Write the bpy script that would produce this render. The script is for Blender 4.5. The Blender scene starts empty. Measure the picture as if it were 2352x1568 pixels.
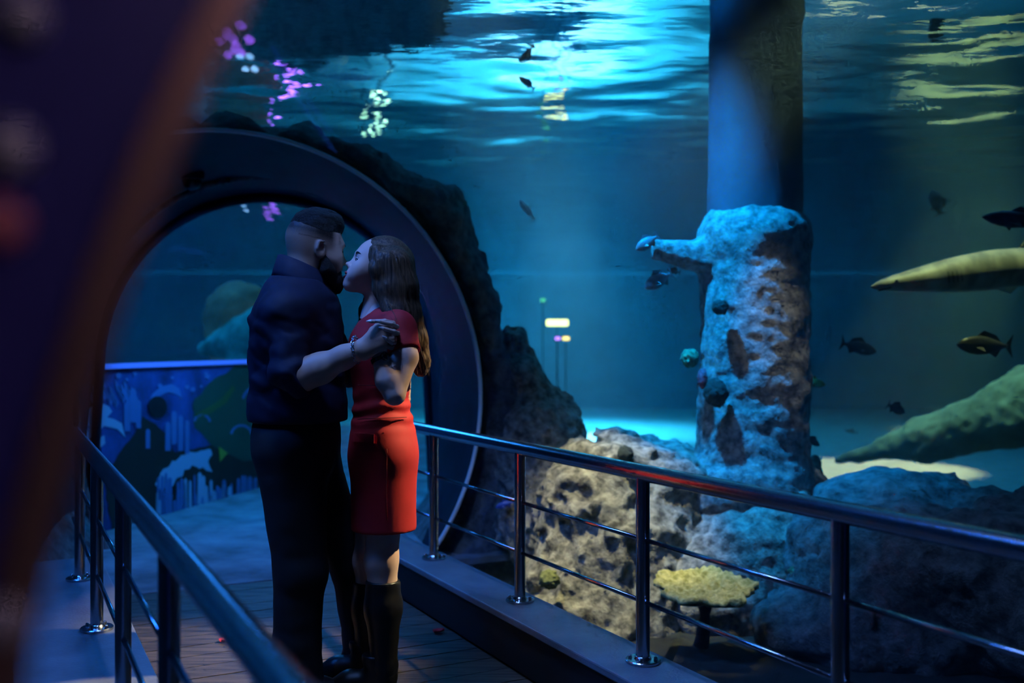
import bpy, bmesh, math, random
import numpy as np
from mathutils import Vector, Matrix

random.seed(7)
rng = np.random.RandomState(11)
SC = bpy.context.scene
COL = SC.collection

# ------------------------------------------------------------------ camera
FPX = 2287.0                      # 35 mm on a 36 mm wide sensor, frame 2352 x 1568
CAMZ = 1.28
cam_data = bpy.data.cameras.new('camera')
cam_data.lens = 35.0
cam_data.sensor_width = 36.0
cam_data.clip_start = 0.02
cam_data.clip_end = 200
cam_data.dof.use_dof = True
cam_data.dof.focus_distance = 3.55
cam_data.dof.aperture_fstop = 1.6
cam = bpy.data.objects.new('camera', cam_data)
COL.objects.link(cam)
cam.location = (0, 0, CAMZ)
cam.rotation_euler = (math.radians(90.15), 0, 0)
SC.camera = cam

# walkway frame: X across the walk (to the right), t along it
TH = math.atan(1176 / FPX)
CT, ST = math.cos(TH), math.sin(TH)
def W(X, t, z=0.0):
    return Vector((-t * ST + X * CT, t * CT + X * ST, z))
def P(u, v, Y):
    return Vector(((u - 1176) / FPX * Y, Y, CAMZ - (v - 790) / FPX * Y))

# ------------------------------------------------------------------ view
SC.view_settings.view_transform = 'Standard'
SC.view_settings.look = 'None'
SC.view_settings.exposure = 0.0
SC.view_settings.gamma = 1.0
SC.view_settings.use_curve_mapping = False
SC.cycles.use_denoising = True
SC.cycles.max_bounces = 7
SC.cycles.diffuse_bounces = 2
SC.cycles.glossy_bounces = 4
SC.cycles.transmission_bounces = 4
SC.cycles.transparent_max_bounces = 12
SC.cycles.volume_bounces = 0
SC.cycles.sample_clamp_indirect = 60.0
SC.cycles.blur_glossy = 0.5
SC.cycles.use_light_tree = False
SC.cycles.adaptive_threshold = 0.1
SC.cycles.adaptive_min_samples = 14

# ------------------------------------------------------------------ world and lamps
world = bpy.data.worlds.new('dark_hall')
SC.world = world
world.use_nodes = True
bg = world.node_tree.nodes['Background']
bg.inputs[0].default_value = (0.004, 0.012, 0.035, 1)
bg.inputs[1].default_value = 0.35

WATER_Z = 3.0
TANK_FLOOR = -0.25

def aim(o, target):
    d = Vector(target) - o.location
    o.rotation_euler = d.to_track_quat('-Z', 'Y').to_euler()
def area(name, loc, target, sx, sy, power, color):
    l = bpy.data.lights.new(name, 'AREA')
    l.shape = 'RECTANGLE'; l.size = sx; l.size_y = sy; l.energy = power; l.color = color
    o = bpy.data.objects.new(name, l); COL.objects.link(o)
    o.location = loc; aim(o, target)
    return o
def spot(name, loc, target, power, color, deg=40, blend=0.4, radius=0.08):
    l = bpy.data.lights.new(name, 'SPOT')
    l.energy = power; l.color = color; l.spot_size = math.radians(deg); l.spot_blend = blend
    l.shadow_soft_size = radius
    o = bpy.data.objects.new(name, l); COL.objects.link(o)
    o.location = loc; aim(o, target)
    return o

# overhead tank lighting, hung above the water
area('tank_wash_light', (1.5, 11, 5.2), (1.5, 11, 0), 11, 9, 310, (0.01, 0.38, 0.95))
area('tank_wash_light', (-6.5, 11, 5.0), (-6.5, 11.5, 0), 6, 7, 420, (0.01, 0.26, 1.0))
area('back_wall_light', (-0.5, 16.5, 6.5), (-0.5, 24, 0.6), 8, 1.5, 420, (0.01, 0.50, 1.0))
spot('sand_flood_light', (0.8, 16.4, 6.5), (0.7, 17.4, TANK_FLOOR), 12500, (0.03, 0.50, 1.0), 58, 1.0, 0.3)
spot('sand_flood_light', (0.9, 15.6, 6.5), (0.75, 16.4, TANK_FLOOR), 7000, (0.55, 0.95, 0.95), 24, 0.9, 0.2)
spot('sand_flood_light', (7.2, 12.5, 6.0), (4.4, 12.2, TANK_FLOOR), 2600, (1.0, 0.95, 0.45), 22, 0.4, 0.1)
spot('sand_flood_light', (8.6, 17.0, 6.0), (8.0, 17.6, TANK_FLOOR), 1900, (0.85, 1.0, 0.35), 24, 0.8, 0.1)
spot('boulder_spot_light', W(1.6, 4.3, 4.6), P(1350, 1190, 5.4), 1900, (1.0, 0.86, 0.40), 19, 0.9, 0.06)
spot('pillar_blue_light', P(1150, -700, 5.0), P(1660, 760, 5.75), 3000, (0.0, 0.32, 1.0), 33, 1.0, 0.1)
spot('pillar_beam_light', P(1690, -230, 4.2), P(1800, 800, 5.6), 110, (1.0, 0.88, 0.62), 16, 1.0, 0.06)
spot('shark_spot_light', P(2150, -1100, 6.1), P(2200, 640, 6.1), 900, (0.85, 1.0, 0.35), 15, 0.6, 0.1)
spot('coral_spot_light', P(1560, -500, 4.6), P(1620, 1345, 4.85), 260, (1.0, 0.85, 0.35), 9, 0.6, 0.05)
spot('ledge_spot_light', P(2230, -750, 7.8), P(2230, 970, 8.6), 1000, (0.45, 1.0, 0.45), 24, 0.8, 0.1)
# light over the walk
area('walk_blue_light', W(-0.9, 3.9, 4.0), W(1.1, 3.7, 1.0), 0.6, 0.8, 95, (0.02, 0.18, 1.0))
area('walk_blue_light', W(0.55, 2.7, 4.1), W(1.2, 3.6, 1.3), 0.5, 0.5, 70, (0.18, 0.36, 1.0))
spot('walk_warm_light', W(4.6, 2.9, 4.2), W(1.22, 3.8, 0.8), 2600, (1.0, 0.78, 0.42), 18, 0.6, 0.08)
area('far_walk_light', (-1.85, 7.35, 2.22), (-1.9, 7.4, 0), 0.7, 0.7, 46, (0.02, 0.26, 1.0))
spot('rib_fill_light', W(0.75, -0.7, 2.2), W(-0.10, 0.49, 1.30), 14, (0.75, 0.5, 0.85), 30, 0.6, 0.05)  # unseen fill behind the camera, added to brighten the near rib

# ------------------------------------------------------------------ helpers
def tag(o, label=None, cat=None, group=None, kind=None):
    if label: o['label'] = label
    if cat: o['category'] = cat
    if group: o['group'] = group
    if kind: o['kind'] = kind
    return o
def empty(name, loc=(0, 0, 0)):
    o = bpy.data.objects.new(name, None); COL.objects.link(o)
    o.location = loc; o.empty_display_size = 0.1
    return o
def mesh_obj(name, verts, faces, mat=None, parent=None, smooth=True, data=None):
    if data is None:
        data = bpy.data.meshes.new(name)
        data.from_pydata([tuple(map(float, v)) for v in verts], [], [tuple(map(int, f)) for f in faces])
        if mat: data.materials.append(mat)
        if smooth: data.polygons.foreach_set('use_smooth', [True] * len(data.polygons))
        data.update()
    o = bpy.data.objects.new(name, data); COL.objects.link(o)
    if parent:
        o.parent = parent
        o.location = -parent.location      # geometry is given in world space
    return o
class MB:
    """collects shapes in world space and links them as one mesh"""
    def __init__(s): s.v = []; s.f = []
    def add(s, v, f):
        n = len(s.v); s.v += [tuple(p) for p in v]; s.f += [tuple(i + n for i in q) for q in f]; return s
    def box(s, c, ax, ay, az):
        c = Vector(c); ax, ay, az = Vector(ax), Vector(ay), Vector(az); v = []
        for i in (-1, 1):
            for j in (-1, 1):
                for k in (-1, 1): v.append(c + ax * i + ay * j + az * k)
        return s.add(v, [(0, 1, 3, 2), (4, 6, 7, 5), (0, 4, 5, 1), (2, 3, 7, 6), (0, 2, 6, 4), (1, 5, 7, 3)])
    def tube(s, pts, r, n=12, cap=True):
        pts = [Vector(p) for p in pts]; m = len(pts); rr = r if isinstance(r, (list, tuple)) else [r] * m
        up = Vector((0, 0, 1)); v = []; f = []
        d0 = (pts[1] - pts[0]).normalized()
        a = d0.cross(up if abs(d0.z) < 0.9 else Vector((1, 0, 0))).normalized()
        for i, p in enumerate(pts):
            d = (pts[min(i + 1, m - 1)] - pts[max(i - 1, 0)]).normalized()
            a = (a - d * a.dot(d)).normalized(); b = d.cross(a)
            for k in range(n):
                q = 2 * math.pi * k / n
                v.append(p + (a * math.cos(q) + b * math.sin(q)) * rr[i])
        for i in range(m - 1):
            for k in range(n):
                k2 = (k + 1) % n
                f.append((i * n + k, i * n + k2, (i + 1) * n + k2, (i + 1) * n + k))
        if cap:
            f.append(tuple(range(n))[::-1]); f.append(tuple((m - 1) * n + k for k in range(n)))
        return s.add(v, f)
    def lathe(s, c, prof, n=20):
        """profile of (radius, z) about a vertical axis at c"""
        c = Vector(c); v = []; f = []
        for r, z in prof:
            for k in range(n):
                q = 2 * math.pi * k / n
                v.append(c + Vector((r * math.cos(q), r * math.sin(q), z)))
        for i in range(len(prof) - 1):
            for k in range(n):
                k2 = (k + 1) % n
                f.append((i * n + k, i * n + k2, (i + 1) * n + k2, (i + 1) * n + k))
        f.append(tuple(range(n))[::-1]); f.append(tuple((len(prof) - 1) * n + k for k in range(n)))
        return s.add(v, f)
    def build(s, name, mat, parent=None, smooth=True, sharp=None):
        o = mesh_obj(name, s.v, s.f, mat, parent, smooth)
        if smooth and sharp is not None:
            o.data.set_sharp_from_angle(angle=math.radians(sharp))
        return o

# ---- value noise
_L = 32
_T = rng.rand(_L, _L, _L).astype(np.float32)
def vnoise(p):
    p = np.asarray(p, np.float32); i = np.floor(p).astype(np.int32); f = p - i
    f = f * f * (3 - 2 * f)
    i0 = i % _L; i1 = (i + 1) % _L
    x0, y0, z0 = i0[..., 0], i0[..., 1], i0[..., 2]; x1, y1, z1 = i1[..., 0], i1[..., 1], i1[..., 2]
    fx, fy, fz = f[..., 0], f[..., 1], f[..., 2]
    a = _T[x0, y0, z0] * (1 - fx) + _T[x1, y0, z0] * fx
    b = _T[x0, y1, z0] * (1 - fx) + _T[x1, y1, z0] * fx
    c = _T[x0, y0, z1] * (1 - fx) + _T[x1, y0, z1] * fx
    d = _T[x0, y1, z1] * (1 - fx) + _T[x1, y1, z1] * fx
    return (a * (1 - fy) + b * fy) * (1 - fz) + (c * (1 - fy) + d * fy) * fz * 1.0
def fbm(p, oct=4, gain=0.5):
    p = np.asarray(p, np.float32); r = 0; a = 1.0; n = 0
    for k in range(oct):
        r = r + a * (vnoise(p * (2.03 ** k) + 7.3 * k) - 0.5) * 2; n += a; a *= gain
    return r / n

# ---- signed distance fields, meshed with surface nets
def cone(a, b, ra, rb):
    a = np.array(a, float); b = np.array(b, float)
    r = max(ra, rb); lo = np.minimum(a, b) - r; hi = np.maximum(a, b) + r
    ba = b - a; L2 = max(float(ba @ ba), 1e-9)
    def fn(p):
        q = p - a
        h = np.clip((q @ ba) / L2, 0, 1)
        return np.linalg.norm(q - h[..., None] * ba, axis=-1) - (ra + (rb - ra) * h)
    return lo, hi, fn
def ell(c, r, R=None):
    c = np.array(c, float); r = np.array(r, float); m = r.max()
    def fn(p):
        q = p - c
        if R is not None: q = q @ R
        k0 = np.linalg.norm(q / r, axis=-1); k1 = np.linalg.norm(q / (r * r), axis=-1) + 1e-9
        return k0 * (k0 - 1) / k1
    return c - m, c + m, fn
def rbox(c, h, rd, R=None):
    c = np.array(c, float); h = np.array(h, float); m = np.linalg.norm(h)
    def fn(p):
        q = p - c
        if R is not None: q = q @ R
        q = np.abs(q) - (h - rd)
        return np.linalg.norm(np.maximum(q, 0), axis=-1) + np.minimum(q.max(-1), 0) - rd
    return c - m, c + m, fn
def ring_chain(pts, rad):
    return [cone(pts[i], pts[i + 1], rad[i], rad[i + 1]) for i in range(len(pts) - 1)]
class Field:
    def __init__(s, lo, hi, h):
        s.lo = np.array(lo, float); s.h = h
        s.n = np.ceil((np.array(hi, float) - s.lo) / h).astype(int) + 1
        s.d = np.full(tuple(s.n), 0.5, np.float32)
    def _sub(s, lo, hi, pad):
        i0 = np.clip(np.floor((lo - pad - s.lo) / s.h).astype(int), 0, s.n)
        i1 = np.clip(np.ceil((hi + pad - s.lo) / s.h).astype(int) + 1, 0, s.n)
        if (i1 <= i0).any(): return None, None
        sl = tuple(slice(a, b) for a, b in zip(i0, i1))
        g = np.stack(np.meshgrid(*[s.lo[k] + s.h * np.arange(i0[k], i1[k]) for k in range(3)], indexing='ij'), -1)
        return sl, g
    def add(s, prim, k=0.0):
        lo, hi, fn = prim; sl, g = s._sub(lo, hi, k + 4 * s.h)
        if sl is None: return s
        b = fn(g); a = s.d[sl]
        if k > 0:
            h = np.maximum(k - np.abs(a - b), 0) / k
            s.d[sl] = np.minimum(a, b) - h * h * k * 0.25
        else: s.d[sl] = np.minimum(a, b)
        return s
    def sub(s, prim, k=0.0):
        lo, hi, fn = prim; sl, g = s._sub(lo, hi, k + 2 * s.h)
        if sl is None: return s
        b = -fn(g); a = s.d[sl]
        if k > 0:
            h = np.maximum(k - np.abs(a - b), 0) / k
            s.d[sl] = np.maximum(a, b) + h * h * k * 0.25
        else: s.d[sl] = np.maximum(a, b)
        return s
    def merge(s, o, k=0.0):
        a, b = s.d, o.d
        if k > 0:
            h = np.maximum(k - np.abs(a - b), 0) / k
            s.d = np.minimum(a, b) - h * h * k * 0.25
        else: s.d = np.minimum(a, b)
        return s
    def grid(s):
        return np.stack(np.meshgrid(*[s.lo[k] + s.h * np.arange(s.n[k]) for k in range(3)], indexing='ij'), -1)
    def cut(s, n, p0, lo=None, hi=None):
        """keep the side where (p - p0).n < 0"""
        sl, g = s._sub(np.array(lo if lo is not None else s.lo), np.array(hi if hi is not None else s.lo + s.n * s.h), 0)
        s.d[sl] = np.maximum(s.d[sl], (g - np.array(p0, float)) @ np.array(n, float)); return s
    def disp(s, fn, band=0.06):
        m = np.abs(s.d) < band
        idx = np.argwhere(m); p = s.lo + idx * s.h
        s.d[m] += fn(p).astype(np.float32); return s
    def mesh(s):
        d = s.d.copy()
        d[0] = d[-1] = 0.5; d[:, 0] = d[:, -1] = 0.5; d[:, :, 0] = d[:, :, -1] = 0.5
        neg = d < 0
        c = np.zeros(tuple(s.n - 1), np.int8)
        for i in (0, 1):
            for j in (0, 1):
                for k in (0, 1):
                    c += neg[i:s.n[0] - 1 + i, j:s.n[1] - 1 + j, k:s.n[2] - 1 + k]
        act = np.argwhere((c > 0) & (c < 8))
        vid = np.full(tuple(s.n - 1), -1, np.int64); vid[tuple(act.T)] = np.arange(len(act))
        acc = np.zeros((len(act), 3)); cnt = np.zeros(len(act))
        co = [(i, j, k) for i in (0, 1) for j in (0, 1) for k in (0, 1)]
        for a in co:
            for ax in range(3):
                if a[ax]: continue
                b = list(a); b[ax] = 1
                da = d[tuple((act + a).T)]; db = d[tuple((act + b).T)]
                m = (da < 0) != (db < 0)
                t = np.where(m, da / np.where(m, da - db, 1), 0)
                pt = act + np.array(a, float); pt[:, ax] += t
                acc[m] += pt[m]; cnt[m] += 1
        v = s.lo + s.h * acc / cnt[:, None]
        F = []
        for ax in range(3):
            o1, o2 = [(1, 2), (2, 0), (0, 1)][ax]
            sl0 = [slice(None)] * 3; sl1 = [slice(None)] * 3
            sl0[ax] = slice(0, -1); sl1[ax] = slice(1, None)
            e = np.argwhere(neg[tuple(sl0)] != neg[tuple(sl1)])
            e = e[(e[:, o1] > 0) & (e[:, o2] > 0) & (e[:, o1] < s.n[o1] - 1) & (e[:, o2] < s.n[o2] - 1)]
            u1 = np.zeros(3, int); u1[o1] = 1; u2 = np.zeros(3, int); u2[o2] = 1
            q = np.stack([vid[tuple((e - u1 - u2).T)], vid[tuple((e - u2).T)], vid[tuple(e.T)], vid[tuple((e - u1).T)]], 1)
            fl = ~neg[tuple(e.T)]
            q[fl] = q[fl][:, ::-1]
            F.append(q)
        F = np.concatenate(F); F = F[(F >= 0).all(1)]
        return v, F
def relax(v, F, it=1, w=0.5):
    n = len(v)
    for _ in range(it):
        acc = np.zeros_like(v); cnt = np.zeros(n)
        for a, b in ((0, 1), (1, 2), (2, 3), (3, 0)):
            np.add.at(acc, F[:, a], v[F[:, b]]); np.add.at(cnt, F[:, a], 1)
            np.add.at(acc, F[:, b], v[F[:, a]]); np.add.at(cnt, F[:, b], 1)
        v = v * (1 - w) + w * acc / np.maximum(cnt, 1)[:, None]
    return v
def fast_mesh(name, v, F, mat, parent=None, smooth=True, attr=None):
    me = bpy.data.meshes.new(name)
    v = np.asarray(v, np.float32); F = np.asarray(F, np.int32); k = F.shape[1]
    me.vertices.add(len(v)); me.vertices.foreach_set('co', v.ravel())
    me.loops.add(F.size); me.loops.foreach_set('vertex_index', F.ravel())
    me.polygons.add(len(F)); me.polygons.foreach_set('loop_start', np.arange(0, F.size, k, dtype=np.int32))
    me.polygons.foreach_set('use_smooth', np.full(len(F), smooth))
    if attr:
        for nm, val in attr.items():
            at = me.attributes.new(nm, 'FLOAT', 'POINT'); at.data.foreach_set('value', np.asarray(val, np.float32))
    me.materials.append(mat); me.update(calc_edges=True); me.validate()
    return mesh_obj(name, None, None, parent=parent, data=me)
def join_vf(parts):
    V = []; F = []; n = 0
    for v, f in parts: V.append(v); F.append(np.asarray(f) + n); n += len(v)
    return np.concatenate(V), np.concatenate(F)
def grid_mesh(nu, nv, closed_u=False):
    i, j = np.meshgrid(np.arange(nu if closed_u else nu - 1), np.arange(nv - 1), indexing='ij')
    a = i * nv + j; b = ((i + 1) % nu) * nv + j
    return np.stack([a, b, b + 1, a + 1], -1).reshape(-1, 4)

# ------------------------------------------------------------------ materials
def new_mat(name):
    m = bpy.data.materials.new(name); m.use_nodes = True
    nt = m.node_tree; b = nt.nodes['Principled BSDF']
    return m, nt, b
def N(nt, typ, **kw):
    n = nt.nodes.new(typ)
    for k, v in kw.items():
        if k in n.inputs: n.inputs[k].default_value = v
        else: setattr(n, k, v)
    return n
def plain(name, color, rough=0.5, metal=0.0, spec=0.5, noise=0.0, scale=20.0, bump=0.0, bscale=60.0, stretch=None, color2=None, emit=None, estr=0.0):
    m, nt, b = new_mat(name)
    b.inputs['Base Color'].default_value = (*color, 1); b.inputs['Roughness'].default_value = rough
    b.inputs['Metallic'].default_value = metal; b.inputs['Specular IOR Level'].default_value = spec
    if noise or bump or color2:
        tc = N(nt, 'ShaderNodeTexCoord'); src = tc.outputs['Object']
        if stretch:
            mp = N(nt, 'ShaderNodeMapping'); mp.inputs['Scale'].default_value = stretch
            nt.links.new(src, mp.inputs[0]); src = mp.outputs[0]
        if noise or color2:
            nz = N(nt, 'ShaderNodeTexNoise', Scale=scale, Detail=5.0, Roughness=0.6); nt.links.new(src, nz.inputs['Vector'])
            rp = N(nt, 'ShaderNodeValToRGB')
            c2 = color2 or tuple(c * (1 + noise) for c in color); c1 = color if color2 else tuple(c * (1 - noise) for c in color)
            rp.color_ramp.elements[0].position = 0.36; rp.color_ramp.elements[0].color = (*c1, 1)
            rp.color_ramp.elements[1].position = 0.66; rp.color_ramp.elements[1].color = (*c2, 1)
            nt.links.new(nz.outputs[0], rp.inputs[0]); nt.links.new(rp.outputs[0], b.inputs['Base Color'])
        if bump:
            nb = N(nt, 'ShaderNodeTexNoise', Scale=bscale, Detail=6.0, Roughness=0.6); nt.links.new(src, nb.inputs['Vector'])
            bp = N(nt, 'ShaderNodeBump', Strength=bump, Distance=0.02); nt.links.new(nb.outputs[0], bp.inputs['Height'])
            nt.links.new(bp.outputs[0], b.inputs['Normal'])
    if emit:
        b.inputs['Emission Color'].default_value = (*emit, 1); b.inputs['Emission Strength'].default_value = estr
    return m

M = {}
M['steel'] = plain('brushed_steel', (0.42, 0.44, 0.47), 0.22, 1.0, bump=0.05, bscale=200)
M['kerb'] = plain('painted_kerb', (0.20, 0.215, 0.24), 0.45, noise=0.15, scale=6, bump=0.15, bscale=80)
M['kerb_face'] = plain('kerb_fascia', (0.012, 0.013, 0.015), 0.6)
M['slab'] = plain('concrete_slab', (0.06, 0.065, 0.07), 0.8, noise=0.3, scale=5)
M['gravel'] = plain('dark_gravel', (0.018, 0.022, 0.022), 0.95, noise=0.4, scale=8, bump=0.5, bscale=60)
M['carpet'] = plain('grey_carpet', (0.22, 0.24, 0.26), 0.9, noise=0.35, scale=3, bump=0.3, bscale=300)
M['barrel'] = plain('portal_lining', (0.008, 0.016, 0.030), 0.5, spec=0.12, noise=0.3, scale=4)
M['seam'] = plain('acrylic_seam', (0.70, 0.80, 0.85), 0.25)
M['rock'] = plain('reef_rock', (0.07, 0.065, 0.055), 0.85, scale=17, color2=(0.42, 0.40, 0.33), bump=1.0, bscale=55)
M['rock_dark'] = plain('portal_rock', (0.05, 0.052, 0.055), 0.9, scale=14, color2=(0.20, 0.20, 0.20), bump=1.0, bscale=50)
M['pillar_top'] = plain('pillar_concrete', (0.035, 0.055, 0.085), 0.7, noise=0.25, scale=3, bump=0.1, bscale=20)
M['sand'] = plain('pale_sand', (0.62, 0.60, 0.52), 0.95, noise=0.15, scale=4, bump=0.3, bscale=40)
M['tank_wall'] = plain('tank_wall_paint', (0.22, 0.40, 0.46), 0.8, noise=0.25, scale=0.5)

def wood():
    m, nt, b = new_mat('deck_wood')
    tc = N(nt, 'ShaderNodeTexCoord'); oi = N(nt, 'ShaderNodeObjectInfo')
    mp = N(nt, 'ShaderNodeMapping'); mp.inputs['Rotation'].default_value = (0, 0, -TH); mp.inputs['Scale'].default_value = (1.2, 22, 10)
    nt.links.new(tc.outputs['Object'], mp.inputs[0])
    ad = N(nt, 'ShaderNodeVectorMath', operation='ADD'); nt.links.new(mp.outputs[0], ad.inputs[0])
    ml = N(nt, 'ShaderNodeMath', operation='MULTIPLY'); ml.inputs[1].default_value = 37.0
    nt.links.new(oi.outputs['Random'], ml.inputs[0]); nt.links.new(ml.outputs[0], ad.inputs[1])
    nz = N(nt, 'ShaderNodeTexNoise', Scale=2.2, Detail=6.0, Roughness=0.65); nt.links.new(ad.outputs[0], nz.inputs['Vector'])
    rp = N(nt, 'ShaderNodeValToRGB'); e = rp.color_ramp.elements
    e[0].position = 0.35; e[0].color = (0.022, 0.016, 0.011, 1); e[1].position = 0.68; e[1].color = (0.16, 0.115, 0.075, 1)
    nt.links.new(nz.outputs[0], rp.inputs[0]); nt.links.new(rp.outputs[0], b.inputs['Base Color'])
    bp = N(nt, 'ShaderNodeBump', Strength=0.3, Distance=0.01); nt.links.new(nz.outputs[0], bp.inputs['Height'])
    nt.links.new(bp.outputs[0], b.inputs['Normal']); b.inputs['Roughness'].default_value = 0.5
    return m
M['wood'] = wood()

def pane_mat(name, f0, f1, tint):
    m = bpy.data.materials.new(name); m.use_nodes = True; nt = m.node_tree; nt.nodes.clear()
    out = N(nt, 'ShaderNodeOutputMaterial'); mx = N(nt, 'ShaderNodeMixShader')
    tr = N(nt, 'ShaderNodeBsdfTransparent'); tr.inputs[0].default_value = (*tint, 1)
    gl = N(nt, 'ShaderNodeBsdfGlossy', Roughness=0.0); lw = N(nt, 'ShaderNodeLayerWeight', Blend=0.5)
    pw = N(nt, 'ShaderNodeMath', operation='POWER'); pw.inputs[1].default_value = 5.0
    ma = N(nt, 'ShaderNodeMath', operation='MULTIPLY_ADD'); ma.inputs[1].default_value = f1; ma.inputs[2].default_value = f0
    nt.links.new(lw.outputs['Facing'], pw.inputs[0]); nt.links.new(pw.outputs[0], ma.inputs[0]); nt.links.new(ma.outputs[0], mx.inputs[0])
    nt.links.new(tr.outputs[0], mx.inputs[1]); nt.links.new(gl.outputs[0], mx.inputs[2]); nt.links.new(mx.outputs[0], out.inputs[0])
    return m
def clear_mat(name, ior, rough=0.0, wave=None, tint=(1, 1, 1)):
    """see-through sheet: Fresnel mix of transparency and mirror"""
    m = bpy.data.materials.new(name); m.use_nodes = True; nt = m.node_tree; nt.nodes.clear()
    out = N(nt, 'ShaderNodeOutputMaterial'); mx = N(nt, 'ShaderNodeMixShader')
    tr = N(nt, 'ShaderNodeBsdfTransparent'); tr.inputs[0].default_value = (*tint, 1)
    gl = N(nt, 'ShaderNodeBsdfGlossy', Roughness=rough); fr = N(nt, 'ShaderNodeFresnel', IOR=ior)
    tc = N(nt, 'ShaderNodeTexCoord'); nz = N(nt, 'ShaderNodeTexNoise', Scale=5.0, Detail=3.0); mp = N(nt, 'ShaderNodeMapping'); mp.inputs['Scale'].default_value = (0.6, 1.3, 1)
    bp = N(nt, 'ShaderNodeBump', Strength=0.14, Distance=0.02)
    nt.links.new(tc.outputs['Object'], mp.inputs[0]); nt.links.new(mp.outputs[0], nz.inputs['Vector']); nt.links.new(nz.outputs[0], bp.inputs['Height'])
    nt.links.new(bp.outputs[0], gl.inputs['Normal'])
    nt.links.new(fr.outputs[0], mx.inputs[0]); nt.links.new(tr.outputs[0], mx.inputs[1]); nt.links.new(gl.outputs[0], mx.inputs[2])
    nt.links.new(mx.outputs[0], out.inputs[0])
    return m
M['acrylic'] = pane_mat('clear_acrylic', 0.005, 0.30, (0.99, 0.995, 1.0))
M['water_surface'] = clear_mat('water_surface', 1.33)
def water_vol():
    m = bpy.data.materials.new('tank_water'); m.use_nodes = True; nt = m.node_tree; nt.nodes.clear()
    out = N(nt, 'ShaderNodeOutputMaterial'); ad = N(nt, 'ShaderNodeAddShader')
    sc = N(nt, 'ShaderNodeVolumeScatter', Density=0.022, Anisotropy=0.15); sc.inputs['Color'].default_value = (0.35, 0.8, 1.0, 1)
    ab = N(nt, 'ShaderNodeVolumeAbsorption', Density=0.05); ab.inputs['Color'].default_value = (0.25, 0.80, 0.92, 1)
    nt.links.new(sc.outputs[0], ad.inputs[0]); nt.links.new(ab.outputs[0], ad.inputs[1])
    nt.links.new(ad.outputs[0], out.inputs['Volume'])
    m.cycles.volume_sampling = 'MULTIPLE_IMPORTANCE'
    return m
M['water'] = water_vol()

# ------------------------------------------------------------------ tunnel shape
AX, AZ, AR = 1.13, 0.958, 1.49          # axis across, axis height, radius of the clear tunnel
T_PORTAL, T_END = 5.5, 7.25
BX, BZ, BR = 1.78, 1.155, 1.215         # far end of the portal lining
FDIR = Vector((0.245, 0.97, 0)).normalized()      # the walk bends right beyond the portal
FN = Vector((FDIR.y, -FDIR.x, 0))
def arc_ring(center, nrm, R, a0, a1, n):
    """points of an arc in the vertical plane; angle 0 = right, 90 = top"""
    return [Vector(center) + nrm * (R * math.cos(a)) + Vector((0, 0, R * math.sin(a))) for a in np.linspace(a0, a1, n)]
WN = Vector((CT, ST, 0))
A0 = -math.asin((AZ + 0.05) / AR)         # where the arc meets the floor slab
B0 = -math.asin(min(0.999, (BZ + 0.05) / BR))

# wooden deck: planks laid across the walk
deck = empty('floor'); tag(deck, kind='structure')
PW = 0.145; t = -1.2; pm = None
while t < 5.42:
    mb = MB()
    if pm is None:
        mb.box((0, 0, 0), WN * 0.665, W(0, 1) * (PW / 2 - 0.003), (0, 0, 0.015))
        po = mesh_obj('plank', mb.v, mb.f, M['wood'], deck, False); pm = po.data
    else:
        po = mesh_obj('plank', None, None, parent=deck, data=pm)
    po.location = W(1.128, t, -0.015 + random.uniform(-0.001, 0.001))
    t += PW
# carpet floor beyond, slab beneath
mb = MB()
e = W(1.13, 5.42)
mb.box(W(1.4, 7.6, -0.02) , WN * 1.9, W(0, 1) * 2.18, (0, 0, 0.02))
fo = mb.build('floor', M['carpet'], None, False); tag(fo, kind='structure')
mb = MB(); c2 = W(1.6, 9.6) + FDIR * 2.5
mb.box(Vector((c2.x, c2.y, -0.03)), FN * 2.6, FDIR * 4.0, (0, 0, 0.02))
fo = mb.build('floor', M['carpet'], None, False); tag(fo, kind='structure')
mb = MB(); mb.box(W(1.13, 2.1, -0.14), WN * 1.30, W(0, 1) * 3.4, (0, 0, 0.10))
tag(mb.build('floor', M['slab'], None, False), kind='structure')

# kerbs with a dark fascia
def kerb(name, x_in, x_out, sgn):
    k = empty(name); tag(k, kind='structure')
    t0, t1 = -1.2, 5.46
    xc, hw = (x_in + x_out) / 2, abs(x_out - x_in) / 2
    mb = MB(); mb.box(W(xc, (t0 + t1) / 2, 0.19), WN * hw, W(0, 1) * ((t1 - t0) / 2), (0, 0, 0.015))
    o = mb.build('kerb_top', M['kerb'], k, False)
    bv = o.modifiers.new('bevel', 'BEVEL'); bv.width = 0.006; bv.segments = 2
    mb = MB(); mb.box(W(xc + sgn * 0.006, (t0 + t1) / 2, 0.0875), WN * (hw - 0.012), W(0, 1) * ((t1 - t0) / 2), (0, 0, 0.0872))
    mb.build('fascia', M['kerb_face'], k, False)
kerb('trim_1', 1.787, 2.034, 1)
kerb('trim_2', 0.455, 0.04, -1)

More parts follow.
